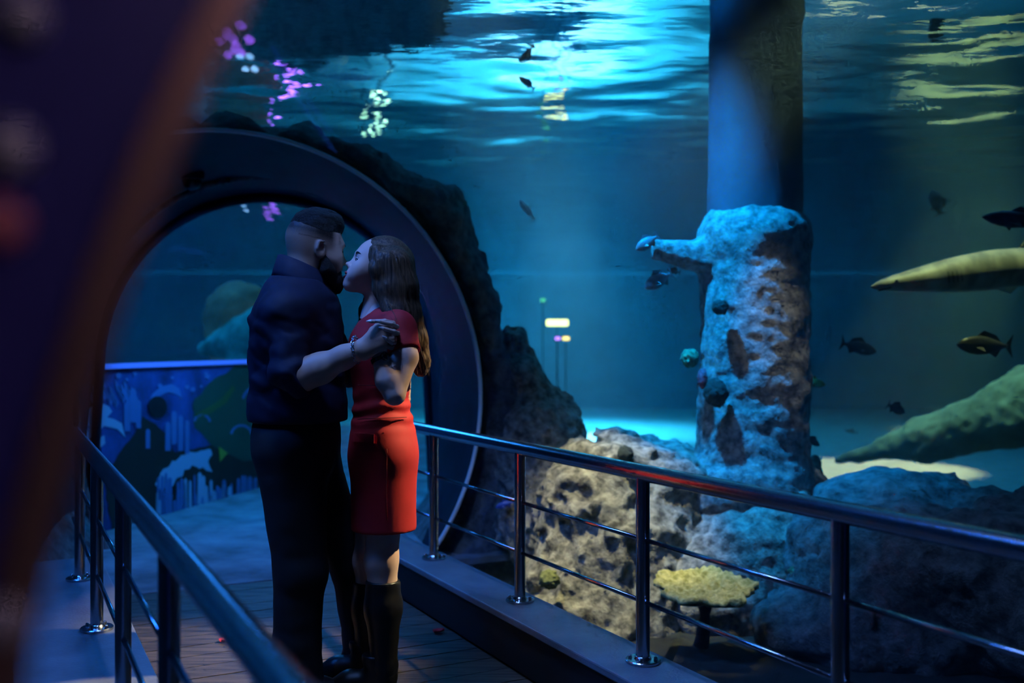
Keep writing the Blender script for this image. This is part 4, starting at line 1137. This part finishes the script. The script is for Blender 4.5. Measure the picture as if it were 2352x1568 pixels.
# far hand resting on her waist, fingers showing behind her elbow
Fd = Field(F_(790, 960, -0.08), F_(960, 820, 0.34), 0.004)
Fd.add(cone(F_(800, 850, 0.26), F_(895, 890, 0.205), 0.045, 0.032), 0.01)
Fd.add(cone(F_(895, 890, 0.205), F_(925, 898, 0.12), 0.028, 0.030), 0.02)
for i, (u, v_, dy) in enumerate(((938, 880, 0.02), (940, 893, 0.005), (939, 906, 0.0), (935, 917, 0.015))):
    Fd.add(cone(F_(928, 884 + i * 9, 0.11), F_(u + 2, v_, dy + 0.055), 0.0115, 0.0105), 0.008); Fd.add(cone(F_(u + 2, v_, dy + 0.055), F_(u - 2, v_, dy + 0.0), 0.0105, 0.0085), 0.004)
v4, f4 = Fd.mesh()
V, Fq = join_vf([(head_m[0], head_m[1]), (v2, f2), (v3, f3), (v4, f4)])
att = np.zeros(len(V)); att[:len(st)] = st
fast_mesh('body', V, Fq, M['skin_m'], man, attr={'stubble': att})

# shirt
h = 0.0075
Fd = Field((cm[0] - 0.36, YP - 0.36, 0.92), (cm[0] + 0.26, YP + 0.36, 1.66), h)
Fd.add(ell(F_(680, 775, 0), (0.172, 0.225, 0.225))); Fd.add(ell(F_(684, 880, 0), (0.170, 0.200, 0.20)), 0.09); Fd.add(ell(F_(686, 965, 0), (0.162, 0.188, 0.14)), 0.10)
Fd.add(cone(F_(683, 668, 0.0), F_(690, 700, 0.0), 0.088, 0.13), 0.06)
Fd.add(cone(F_(670, 690, -0.08), F_(656, 722, -0.185), 0.090, 0.088), 0.07); Fd.add(cone(F_(700, 690, 0.08), F_(708, 722, 0.185), 0.090, 0.085), 0.07)
SF = Field((cm[0] - 0.36, YP - 0.36, 0.92), (cm[0] + 0.26, YP + 0.36, 1.66), h)
SF.add(cone(F_(668, 853, ARM), F_(706, 852, ARM - 0.005), 0.076, 0.072))
dirf = wr - el; dirf /= np.linalg.norm(dirf)
SF.cut(dirf, F_(689, 854, ARM))
SF.add(cone(F_(656, 722, -0.185), F_(664, 846, ARM), 0.088, 0.074), 0.02)
Fd.add(cone(F_(708, 722, 0.185), F_(800, 850, 0.26), 0.085, 0.068), 0.04)
def folds(p):
    x, y, z = p.T; q = np.stack([x * 3.0 + z * 3.5, y * 2.2, z * 7.5 - x * 4.0], -1)
    n = fbm(q + 2.0, 3, 0.5); n2 = fbm(np.stack([x * 7 - z * 5, y * 5, z * 15 + x * 8], -1) + 11, 2)
    sl = np.exp(-((z - 1.24) / 0.14) ** 2)
    return 0.010 * (1 - 2.6 * np.abs(n)) * (0.3 + 0.9 * sl) + 0.008 * (1 - 2.4 * np.abs(n2)) * (0.25 + sl) - 0.004
Fd.merge(SF, 0.03)
Fd.disp(folds, 0.05)
Fd.cut((0, 0, -1), (0, 0, F_(0, 966)[2]))
Fd.cut((0.10, 0, 1), F_(688, 640, 0))
v, f = Fd.mesh(); shirt = fast_mesh('shirt', relax(v, f, 1, 0.4), f, M['shirt'], man)
# rolled cuff
a1 = np.array([0, 1, 0.0]); a2 = np.cross(dirf, a1); a2 /= np.linalg.norm(a2); a1 = np.cross(a2, dirf)
V = []
prof = [(0.070, -0.045), (0.077, -0.040), (0.080, -0.018), (0.079, 0.004), (0.074, 0.010), (0.062, 0.008), (0.060, -0.02)]
for r, o_ in prof:
    for k in range(40):
        q = 2 * math.pi * k / 40; rr = r * (1 + 0.025 * math.sin(3 * q + 20 * o_))
        V.append(F_(687, 858, ARM) + dirf * o_ + (a1 * math.cos(q) * 0.93 + a2 * math.sin(q)) * rr)
cf = [(i * 40 + k, i * 40 + (k + 1) % 40, (i + 1) * 40 + (k + 1) % 40, (i + 1) * 40 + k) for i in range(len(prof) - 1) for k in range(40)]
c_o = mesh_obj('cuff', V, cf, M['shirt'], None); c_o.parent = shirt
# collar: a folded band round the neck, open in front
cc = F_(694, 630, 0.01); fw = np.array([0.93, 0.36, -0.0]); rt = np.array([0.36, -0.93, 0.0]); V = []; nc = 48
cols = [(0.071, 0.020), (0.077, 0.036), (0.084, 0.034), (0.100, -0.020), (0.106, -0.044), (0.098, -0.046), (0.080, 0.010)]
for i, k in enumerate(np.linspace(-math.pi * 0.91, math.pi * 0.91, nc)):
    q = k + math.pi                     # centred on the back of the neck
    for (r, o_) in cols:
        ext = 1 + 0.35 * max(0, abs(k) - 2.2)
        V.append(cc + fw * (math.cos(q) * r * 1.06) + rt * (math.sin(q) * r * 1.0) + np.array([0, 0, o_ * ext - 0.036 * math.cos(q) - (0.012 if o_ < 0 else 0) * (1 + math.cos(q)) * 0.7]))
m_ = len(cols); cf = [(i * m_ + j, (i + 1) * m_ + j, (i + 1) * m_ + (j + 1) % m_, i * m_ + (j + 1) % m_) for i in range(nc - 1) for j in range(m_)]
cf += [tuple(range(m_)), tuple((nc - 1) * m_ + j for j in range(m_))[::-1]]
c_o = mesh_obj('collar', V, cf, M['shirt'], None); c_o.parent = shirt
# trousers
Fd = Field((cm[0] - 0.32, YP - 0.34, 0.0), (cm[0] + 0.34, YP + 0.36, 1.12), 0.0095)
Fd.add(ell(F_(682, 1000, 0), (0.160, 0.185, 0.20)))
for (a, b, c, d, rr) in (((668, 1040, -0.085), (690, 1310, -0.10), (683, 1470, -0.10), (687, 1568, -0.10), (0.128, 0.092, 0.082, 0.088)),
                         ((700, 1040, 0.085), (803, 1300, 0.12), (822, 1460, 0.14), (826, 1566, 0.14), (0.125, 0.068, 0.058, 0.062))):
    Fd.add(cone(F_(*a), F_(*b), rr[0], rr[1]), 0.05); Fd.add(cone(F_(*b), F_(*c), rr[1], rr[2]), 0.03); Fd.add(cone(F_(*c), F_(*d), rr[2], rr[3]), 0.02)
Fd.disp(lambda p: 0.006 * fbm(p * np.array([6, 6, 11.0]) + 3, 3), 0.04)
Fd.cut((0, 0, 1), (0, 0, F_(0, 950)[2])); Fd.cut((0, 0, -1), (0, 0, 0.055))
v, f = Fd.mesh(); fast_mesh('trousers', v, f, M['trousers'], man)
def shoe(c, ang, L, parent, mat, heel=0.0, name='shoe'):
    """c: ankle base on the floor, ang: heading"""
    c = np.array(c); R = np.array([[math.cos(ang), -math.sin(ang), 0], [math.sin(ang), math.cos(ang), 0], [0, 0, 1]])
    Fd = Field((-0.13, -0.075, 0.0), (0.27, 0.075, 0.17), 0.006)
    Fd.add(cone((-0.03, 0, 0.055 + heel), (0.0, 0, 0.11 + heel), 0.042, 0.045), 0.02)
    Fd.add(cone((-0.045, 0, 0.042 + heel), (0.09, 0, 0.045 + heel * 0.4), 0.038, 0.040), 0.03); Fd.add(cone((0.09, 0, 0.045 + heel * 0.4), (L - 0.09, 0, 0.035), 0.040, 0.030), 0.03)
    Fd.add(ell((0.13, 0, 0.012), (0.085, 0.045, 0.014)), 0.01)
    if heel: Fd.add(cone((-0.055, 0, 0.0), (-0.05, 0, 0.06), 0.018, 0.030), 0.01)
    else: Fd.add(rbox((-0.045, 0, 0.012), (0.04, 0.034, 0.016), 0.005), 0.006)
    Fd.cut((0, 0, -1), (0, 0, 0.003))
    v, f = Fd.mesh(); fast_mesh(name, c + v @ R.T, f, mat, parent)
pz = F_(688, 1590, -0.10); shoe((pz[0] - 0.02, pz[1], 0), 0.15, 0.30, man, M['leather'])
pz = F_(826, 1590, 0.14); shoe((pz[0] - 0.02, pz[1], 0), 0.95, 0.29, man, M['leather'])
# hair, beard, eyes, brows
Fd = Field((-0.14, -0.11, 0.02), (0.13, 0.11, 0.19), 0.0036)
Fd.add(ell((-0.006, 0, 0.078), (0.0925, 0.0735, 0.080))); Fd.add(ell((0.036, 0, 0.112), (0.052, 0.054, 0.040)), 0.03); Fd.add(ell((0.062, 0, 0.108), (0.026, 0.044, 0.026)), 0.03)
Fd.disp(lambda p: 0.005 * fbm(p * np.array([35, 70, 70]), 3) - 0.001, 0.03)
Fd.cut((-0.25, 0, -1), (0.0, 0, 0.066))
v, f = Fd.mesh(); fast_mesh('hair', place(v * sm, cm, Rm), f, M['hair_m'], man)
Fd = Field((-0.02, -0.10, -0.16), (0.135, 0.10, 0.02), 0.0036)
for y in (-1, 1):
    Fd.add(cone((0.010, y * 0.066, -0.018), (0.030, y * 0.060, -0.062), 0.012, 0.020), 0.02); Fd.add(cone((0.030, y * 0.060, -0.062), (0.080, y * 0.026, -0.102), 0.022, 0.030), 0.03)
    Fd.add(cone((0.099, 0, -0.043), (0.086, y * 0.034, -0.066), 0.010, 0.013), 0.015)
Fd.add(ell((0.086, 0, -0.112), (0.034, 0.036, 0.034)), 0.03)
Fd.disp(lambda p: 0.006 * fbm(p * np.array([90, 90, 45]), 3), 0.03)
v, f = Fd.mesh(); fast_mesh('beard', place(v * sm, cm, Rm), f, M['beard'], man)
def ball(name, c, r, mat, parent, n=16):
    V = []
    for i in range(n + 1):
        b = -math.pi / 2 + math.pi * i / n
        for k in range(n): a = 2 * math.pi * k / n; V.append(np.array(c) + np.array([r[0] * math.cos(a) * math.cos(b), r[1] * math.sin(a) * math.cos(b), r[2] * math.sin(b)]))
    F = [(i * n + k, i * n + (k + 1) % n, (i + 1) * n + (k + 1) % n, (i + 1) * n + k) for i in range(n) for k in range(n)]
    return np.array(V), F
M['eye'] = plain('eye_white', (0.55, 0.53, 0.50), 0.2); M['iris'] = plain('iris_brown', (0.02, 0.010, 0.006), 0.15)
M['brow_w'] = plain('brow_dark', (0.012, 0.008, 0.006), 0.8); M['lip'] = plain('lip_rose', (0.38, 0.07, 0.08), 0.35); M['teeth'] = plain('teeth', (0.75, 0.74, 0.70), 0.3)
def face_bits(c, R, s, parent, brow, male):
    for y in (-1, 1):
        V, F = ball('eye', (0.0835, y * 0.031, 0.0105), (0.0134, 0.0150, 0.0130), None, None); eo = mesh_obj('eye', place(V * s, c, R), F, M['eye'], parent)
        V, F = ball('iris', (0.0925, y * 0.0305, 0.0085), (0.0052, 0.0066, 0.0066), None, None, 12); io = mesh_obj('iris', place(V * s, c, R), F, M['iris'], None); io.parent = eo
        pts = []
        for q in np.linspace(-1, 1, 9): pts.append((0.0990 - 0.012 * q * q - 0.004 * max(0, q), y * (0.031 + 0.021 * q), 0.0275 + 0.006 * (1 - q * q) + 0.003 * q))
        pts = place(np.array(pts) * s, c, R)
        MB().tube([Vector(p) for p in pts], [q_ * s for q_ in (0.0026, 0.0046, 0.0054, 0.0056, 0.0054, 0.0050, 0.0044, 0.0032, 0.0012)], 8).build('eyebrow', brow, parent)
        pts = [(0.0950 - 0.0075 * q * q, y * (0.031 + 0.0155 * q), 0.0112 - 0.0035 * q * q) for q in np.linspace(-1, 1.15, 9)]
        MB().tube([Vector(p) for p in place(np.array(pts) * s, c, R)], [0.001 * s] + [0.0026 * s] * 7 + [0.0012 * s], 6).build('eyelash', M['brow_w'], parent)
face_bits(cm, Rm, sm, man, M['beard'], True)
# chain bracelet on his wrist
M['silver'] = plain('silver', (0.6, 0.62, 0.65), 0.18, 1.0)
bc = F_(818, 803, ARM - 0.024); bd = dirf
ax1 = np.cross(bd, (0, 1, 0)); ax1 /= np.linalg.norm(ax1); ax2 = np.cross(bd, ax1)
def link_pts(c, t, n_, rl, rw):
    return [Vector(c + t * (rl * math.cos(q)) + n_ * (rw * math.sin(q))) for q in np.linspace(0, 2 * math.pi, 13)]
br = None; NL = 26
for k in range(NL):
    q = 2 * math.pi * k / NL
    tilt = bd * (0.012 * math.cos(q))
    pos = bc + (ax1 * math.cos(q) * 1.05 + ax2 * math.sin(q)) * 0.0425 + tilt
    tg = (-ax1 * math.sin(q) + ax2 * math.cos(q)); nn = bd * math.cos(0.6) + (ax1 * math.cos(q) + ax2 * math.sin(q)) * math.sin(0.6 if k % 2 else -0.6)
    mb = MB().tube(link_pts(pos, tg, nn, 0.0072, 0.0048), 0.0018, 6, False)
    if br is None: br = mb.build('bracelet', M['silver'], man); br['label'] = 'silver curb chain bracelet'
    else:
        lo_ = mb.build('link', M['silver'], None); lo_.parent = br

# ================================================================= woman
wom = empty('person', Vector((F_(878, 790)[0], YP, 0)))
tag(wom, 'woman in a red short dress and black knee boots, long brown hair', 'person', 'dancing couple')
yw, pwc = math.radians(14), math.radians(21)
Rw = frame((-math.cos(yw) * math.cos(pwc), -math.sin(yw) * math.cos(pwc), math.sin(pwc)))
sw = 0.95; cw = F_(867, 622, 0.0)
Fd = head_field(sw, False, 0.0031)
Fd.sub(ell(np.array((0.108, 0, -0.0590)) * sw, np.array((0.018, 0.0240, 0.0075)) * sw), 0.003)
v, f = Fd.mesh(); parts = [(place(v, cw, Rw), f)]
# left arm and hand
HA = -0.225
Fd = Field(F_(835, 960, -0.40), F_(975, 715, -0.08), 0.0029)
sh_, elb = F_(921, 772, -0.160), F_(906, 905, -0.245)
Fd.add(cone(sh_, F_(929, 820, -0.195), 0.046, 0.047), 0.01); Fd.add(cone(F_(929, 820, -0.195), elb, 0.047, 0.036), 0.015)
wrw = F_(871, 822, -0.228)
Fd.add(cone(elb, F_(890, 872, -0.243), 0.037, 0.040), 0.012); Fd.add(cone(F_(890, 872, -0.243), wrw, 0.040, 0.0255), 0.02)
for (b, dy) in (((882, 752), 0.0), ((890, 758), 0.0), ((894, 768), 0.0), ((892, 780), 0.0)):
    Fd.add(cone(F_(873, 808, -0.215), F_(*b, -0.198), 0.017, 0.0125), 0.015)
fing = [((884, 750, -0.196), (903, 742, -0.240), (884, 737, -0.285), (851, 738, -0.300)),
        ((891, 757, -0.196), (911, 750, -0.245), (899, 744, -0.295), (870, 738, -0.318)),
        ((896, 768, -0.196), (913, 765, -0.250), (905, 761, -0.298), (879, 754, -0.312)),
        ((893, 781, -0.196), (907, 786, -0.248), (900, 788, -0.290), (885, 777, -0.304))]
nails = []
for q, r in zip(fing, (0.0083, 0.0086, 0.0083, 0.0073)):
    pts = [F_(*a) for a in q]
    for i in range(3): Fd.add(cone(pts[i], pts[i + 1], r * (1.06 - 0.08 * i), r * (0.98 - 0.1 * i)), 0.0035)
    nails.append((pts[3], pts[3] - pts[2]))
Fd.add(cone(F_(868, 805, -0.212), F_(852, 775, -0.20), 0.014, 0.011), 0.01); Fd.add(cone(F_(852, 775, -0.20), F_(846, 756, -0.215), 0.0105, 0.008), 0.004)
v, f = Fd.mesh(); parts.append((v, f))
# rest of the body under the dress
Fd = Field((F_(760, 0)[0], YP - 0.30, 0.06), (F_(990, 0)[0], YP + 0.34, 1.50), 0.010)
Fd.add(cone(F_(866, 690, 0.0), F_(878, 745, 0.0), 0.046, 0.055), 0.02); Fd.add(ell(F_(880, 800, 0), (0.095, 0.14, 0.14)), 0.05); Fd.add(ell(F_(872, 905, 0), (0.085, 0.12, 0.14)), 0.07); Fd.add(ell(F_(878, 1020, 0), (0.11, 0.15, 0.14)), 0.07)
Fd.add(cone(F_(878, 752, -0.06), F_(915, 770, -0.14), 0.045, 0.045), 0.04); Fd.add(cone(F_(870, 752, 0.06), F_(870, 770, 0.15), 0.045, 0.045), 0.04)
for (a, b, c) in (((885, 1080, -0.075), (877, 1285, -0.085), (880, 1520, -0.08)), ((868, 1080, 0.075), (848, 1285, 0.075), (845, 1520, 0.08))):
    Fd.add(cone(F_(*a), F_(*b), 0.082, 0.055), 0.03); Fd.add(cone(F_(*b), F_(b[0] + 3, 1390, c[2]), 0.055, 0.054), 0.03); Fd.add(cone(F_(b[0] + 3, 1390, c[2]), F_(*c), 0.054, 0.034), 0.03)
    Fd.add(ell(F_(b[0] - 14, 1290, b[2]), (0.03, 0.035, 0.04)), 0.03)
# far arm, up to his shoulder
Fd.add(cone(F_(870, 770, 0.155), F_(820, 850, 0.27), 0.045, 0.040), 0.03); Fd.add(cone(F_(820, 850, 0.27), F_(750, 760, 0.30), 0.038, 0.026), 0.03)
v, f = Fd.mesh(); parts.append((v, f))
V, Fq = join_vf(parts); fast_mesh('body', V, Fq, M['skin_w'], wom)
# far hand on his shoulder
# dress
Fd = Field((F_(775, 0)[0], YP - 0.34, 0.60), (F_(985, 0)[0], YP + 0.30, 1.44), 0.0065)
Fd.add(ell(F_(880, 800, 0), (0.112, 0.158, 0.15))); Fd.add(ell(F_(845, 800, -0.06), (0.06, 0.07, 0.075)), 0.05); Fd.add(ell(F_(845, 800, 0.06), (0.06, 0.07, 0.075)), 0.05)
Fd.add(ell(F_(874, 900, 0), (0.100, 0.135, 0.16)), 0.07); Fd.add(ell(F_(880, 1025, 0), (0.123, 0.168, 0.15)), 0.09)
Fd.add(cone(F_(882, 1060, -0.055), F_(882, 1215, -0.06), 0.118, 0.116), 0.05); Fd.add(cone(F_(878, 1060, 0.055), F_(878, 1215, 0.06), 0.115, 0.112), 0.05)
Fd.add(cone(F_(880, 740, -0.05), F_(912, 755, -0.145), 0.055, 0.062), 0.05); Fd.add(cone(F_(872, 742, 0.05), F_(872, 762, 0.15), 0.055, 0.060), 0.05)
SF = Field((F_(775, 0)[0], YP - 0.34, 0.60), (F_(985, 0)[0], YP + 0.30, 1.44), 0.0065)
SF.add(cone(F_(912, 758, -0.145), F_(931, 826, -0.195), 0.066, 0.061)); SF.add(cone(F_(872, 762, 0.15), F_(850, 815, 0.22), 0.060, 0.057))
sd = F_(931, 822, -0.195) - F_(912, 758, -0.145); sd /= np.linalg.norm(sd); SF.cut(sd, F_(928, 810, -0.19), hi=(9, YP - 0.02, 3), lo=(-9, 0, 0))
sd2 = F_(850, 815, 0.22) - F_(872, 762, 0.15); sd2 /= np.linalg.norm(sd2); SF.cut(sd2, F_(852, 808, 0.215), lo=(-9, YP + 0.03, 0), hi=(9, 9, 3))
Fd.merge(SF, 0.03)
def dfold(p):
    x, y, z = p.T
    n = fbm(np.stack([x * 5 + z * 2, y * 5, z * 4], -1) + 4, 3)
    w = np.exp(-((z - 1.04) / 0.06) ** 2)
    return 0.0045 * n + 0.004 * w * np.sin(z * 130 + 3 * n)
Fd.disp(dfold, 0.04)
Fd.cut((0, 0.02, -1), (0, YP, F_(0, 1207)[2]))
Fd.sub(ell(F_(862, 720, 0.0), (0.095, 0.085, 0.040)), 0.01)
v, f = Fd.mesh(); dress = fast_mesh('dress', relax(v, f, 1, 0.4), f, M['dress'], wom)
DV, DF = v, f
def on_dress(u, v_, lift=0.002):
    """nearest dress point along the view ray towards the camera"""
    d = F_(u, v_, 0.0) - np.array([0, 0, CAMZ]); d /= np.linalg.norm(d)
    q = DV - np.array([0, 0, CAMZ]); tt = q @ d; r = np.linalg.norm(q - tt[:, None] * d, axis=1)
    m = r < 0.010
    if not m.any(): return None
    return np.array([0, 0, CAMZ]) + d * (tt[m].min() - lift)
def seam(name, pts, r=0.0016, mat=None):
    q = [on_dress(*p) for p in pts]; q = [Vector(p) for p in q if p is not None]
    if len(q) > 1:
        o = MB().tube(q, r, 6).build(name, mat or M['dress_seam'], None); o.parent = dress
seam('seam', [(889 - 1.5 * math.sin(i / 11 * 3), 1030 + i * 15) for i in range(12)], 0.0014)
seam('waist_seam', [(822 + i * 8, 962 - i * 0.3) for i in range(15)], 0.0014)
seam('waist_seam', [(822 + i * 8, 884 + 0.2 * i) for i in range(9)], 0.0014)
fp = [on_dress(u, v_, 0.004) for u, v_ in ((812, 994), (836, 995), (859, 997), (859, 1018), (836, 1016), (812, 1014))]
if all(p is not None for p in fp):
    V = [p for p in fp] + [p + np.array([0, 0.012, 0]) for p in fp]
    o = mesh_obj('pocket_flap', V, [(0, 1, 4, 5), (1, 2, 3, 4), (6, 11, 10, 7), (7, 10, 9, 8), (0, 6, 7, 1), (1, 7, 8, 2), (2, 8, 9, 3), (3, 9, 10, 4), (4, 10, 11, 5), (5, 11, 6, 0)], M['dress'], None, False); o.parent = dress
# boots
for i, (u, dy) in enumerate(((879, -0.083), (848, 0.078))):
    Fd = Field(F_(u - 70, 1592, dy - 0.12), F_(u + 70, 1300, dy + 0.12), 0.007)
    Fd.add(cone(F_(u, 1310, dy), F_(u + 1, 1395, dy), 0.062, 0.064)); Fd.add(cone(F_(u + 1, 1395, dy), F_(u + 3, 1530, dy), 0.064, 0.048), 0.03); Fd.add(cone(F_(u + 3, 1530, dy), F_(u, 1570, dy), 0.048, 0.045), 0.02)
    Fd.disp(lambda p: 0.005 * fbm(p * np.array([7, 7, 16.0]) + i * 5, 3), 0.03)
    Fd.cut((0.04, 0.0, 1), F_(u, 1331 + 3 * i, dy)); Fd.cut((0, 0, -1), (0, 0, 0.03))
    v, f = Fd.mesh(); bo = fast_mesh('boot', v, f, M['leather'], wom)
    pz = F_(u, 1590, dy); n0 = len(wom.children); shoe((pz[0] - 0.03, pz[1], 0), math.pi - 0.1, 0.26, None, M['leather'], 0.045, 'boot_foot')
    ft = bpy.data.objects[[o.name for o in COL.objects if o.name.startswith('boot_foot')][-1]]; ft.parent = bo
# hair
Fd = Field(F_(775, 880, -0.26), F_(1000, 535, 0.22), 0.0038)
L_ = lambda p: place(np.array(p) * sw, cw, Rw)
Fd.add(ell(L_((-0.018, 0, 0.048)), np.array((0.106, 0.090, 0.100)) * sw, Rw))
for dy, k in ((-0.062, 0.03), (0.0, 0.05), (0.055, 0.04)):
    pts = [F_(905, 610, dy * 0.9), F_(918, 660, dy), F_(932, 720, dy * 1.0 + 0.005), F_(950, 780, dy * 0.9 + 0.01), F_(964, 830, dy * 0.8 + 0.015), F_(968, 852, dy * 0.8 + 0.015)]
    for i, (a, b, ra, rb) in enumerate(zip(pts[:-1], pts[1:], (0.068, 0.060, 0.052, 0.044, 0.034), (0.060, 0.052, 0.044, 0.034, 0.018))): Fd.add(cone(a, b, ra, rb), 0.03)
near = [L_((0.038, 0.080, 0.062)), F_(866, 618, -0.098), F_(874, 665, -0.088), F_(890, 710, -0.118), F_(903, 735, -0.158), F_(911, 752, -0.215)]
for a, b, ra, rb in zip(near[:-1], near[1:], (0.022, 0.025, 0.026, 0.020, 0.012), (0.025, 0.026, 0.020, 0.012, 0.005)): Fd.add(cone(a, b, ra, rb), 0.02)
side_ = [F_(885, 600, -0.092), F_(900, 660, -0.092), F_(920, 720, -0.10), F_(940, 780, -0.09)]
for a, b, ra, rb in zip(side_[:-1], side_[1:], (0.03, 0.034, 0.03), (0.034, 0.03, 0.022)): Fd.add(cone(a, b, ra, rb), 0.03)
fl = [L_((0.03, -0.080, 0.050)), F_(862, 660, 0.09), F_(838, 715, 0.10), F_(822, 780, 0.11)]
for a, b, ra, rb in zip(fl[:-1], fl[1:], (0.024, 0.028, 0.022), (0.028, 0.022, 0.008)): Fd.add(cone(a, b, ra, rb), 0.02)
Fd.sub(ell(L_((0.120, 0, -0.015)), np.array((0.082, 0.066, 0.118)) * sw, Rw), 0.012)
def strands(p):
    x, y, z = p.T; t = np.clip(cw[2] - z, -0.1, 0.5); q = (p - cw) @ Rw
    s1 = x - 0.30 * t - 0.25 * t * t
    low = 0.0055 * fbm(np.stack([s1 * 62, y * 62, z * 4], -1), 2) + 0.003 * fbm(np.stack([s1 * 150, y * 150, z * 7], -1) + 5, 2) + 0.003 * fbm(p * 12, 2)
    hi = 0.0030 * fbm(np.stack([q[:, 0] * 5, q[:, 1] * 80, q[:, 2] * 24], -1), 2) + 0.0018 * fbm(np.stack([q[:, 0] * 9, q[:, 1] * 190, q[:, 2] * 50], -1) + 5, 2)
    w = np.clip((q[:, 2] - 0.045) / 0.05, 0, 1); w = w * w * (3 - 2 * w)
    return low * (1 - w) + hi * w
Fd.disp(strands, 0.03)
v, f = Fd.mesh(); hair = fast_mesh('hair', v, f, M['hair_w'], wom)
# loose strands at the tips
rs = random.Random(3); mb = MB()
for i in range(90):
    e = rs.random()
    if e > 0.3: u0, v0, d0 = rs.uniform(935, 968), rs.uniform(740, 790), rs.uniform(-0.10, 0.05); u1, v1 = u0 + rs.uniform(10, 26), rs.uniform(825, 868)
    else: u0, v0, d0 = rs.uniform(880, 894), rs.uniform(690, 715), rs.uniform(-0.135, -0.11); u1, v1 = rs.uniform(897, 916), rs.uniform(735, 765)
    pts = [Vector(F_(u0 + (u1 - u0) * q + 1.5 * math.sin(3 * q + i), v0 + (v1 - v0) * q, d0 - (0.09 * q if e <= 0.3 else 0.0))) for q in np.linspace(0, 1, 6)]
    mb.tube(pts, [0.0016, 0.0016, 0.0014, 0.0012, 0.0008, 0.0003], 4, False)
o = mb.build('loose_strands', M['hair_w'], None); o.parent = hair; o['kind'] = 'stuff'
face_bits(cw, Rw, sw, wom, M['brow_w'], False)
# mouth
def arc(zc, zs, xs, w, n=11): return [Vector(place(np.array((xs + 0.0005 - 0.0095 * (q * q), w * q, zc + zs * q * q)) * sw, cw, Rw)) for q in np.linspace(-1, 1, n)]
mr = [0.0012, 0.0028, 0.0038, 0.0042, 0.0044, 0.004, 0.0044, 0.0042, 0.0038, 0.0028, 0.0012]
MB().tube(arc(-0.0508, -0.002, 0.1095, 0.0265), [1.25 * r for r in mr], 8).build('upper_lip', M['lip'], wom)
MB().tube(arc(-0.0690, 0.0155, 0.1080, 0.0260), [1.35 * r for r in mr], 8).build('lower_lip', M['lip'], wom)
MB().tube(arc(-0.0565, 0.002, 0.1045, 0.0210), [0.001] + [0.0042] * 9 + [0.001], 8).build('teeth', M['teeth'], wom)
# nails
M['nail'] = plain('pale_nail', (0.72, 0.66, 0.66), 0.15)
for p, d in nails:
    d = d / np.linalg.norm(d); s_ = np.cross(d, (0, -1, 0.3)); s_ /= np.linalg.norm(s_); n_ = np.cross(s_, d); n_ = n_ if n_[1] < 0 else -n_
    V = []
    for i in range(6):
        q = i / 5; w_ = 0.0052 * (1 - 0.75 * max(0, q - 0.35) / 0.65)
        for k in (-1, -0.5, 0, 0.5, 1): V.append(p + d * (-0.004 + 0.019 * q) + s_ * (w_ * k) + n_ * (0.0062 - 0.0022 * k * k - 0.003 * q))
    o = fast_mesh('nail', V, grid_mesh(6, 5), M['nail'], wom); so = o.modifiers.new('thick', 'SOLIDIFY'); so.thickness = 0.001
# wrist watch
wd = F_(889, 870, -0.243) - wrw; wd /= np.linalg.norm(wd); w1 = np.cross(wd, (0, 1, 0)); w1 /= np.linalg.norm(w1); w2 = np.cross(wd, w1); wc = wrw + wd * 0.006
M['watch'] = plain('watch_steel', (0.25, 0.24, 0.20), 0.25, 1.0); M['dial'] = plain('watch_dial', (0.01, 0.03, 0.025), 0.1)
case_q = math.atan2(float(np.dot((0.75, -0.66, 0.1), w2)), float(np.dot((0.75, -0.66, 0.1), w1)))
cp = wc + (w1 * math.cos(case_q) + w2 * math.sin(case_q)) * 0.030; cn_ = (w1 * math.cos(case_q) + w2 * math.sin(case_q))
wt = MB().tube([Vector(cp - cn_ * 0.004), Vector(cp + cn_ * 0.004), Vector(cp + cn_ * 0.006)], [0.016, 0.016, 0.014], 22).build('watch', M['watch'], wom); wt['label'] = 'dark metal wrist watch'
o = MB().tube([Vector(cp + cn_ * 0.0055), Vector(cp + cn_ * 0.0068)], 0.0125, 20).build('dial', M['dial'], None); o.parent = wt
for k in range(20):
    q = case_q + 0.55 + (2 * math.pi - 1.1) * k / 19
    n_ = w1 * math.cos(q) + w2 * math.sin(q); tg = -w1 * math.sin(q) + w2 * math.cos(q); c_ = wc + n_ * 0.0295
    o = MB().box(Vector(c_), Vector(n_ * 0.0016), Vector(tg * 0.0038), Vector(wd * 0.0075)).build('band_link', M['watch'], None, False); o.parent = wt
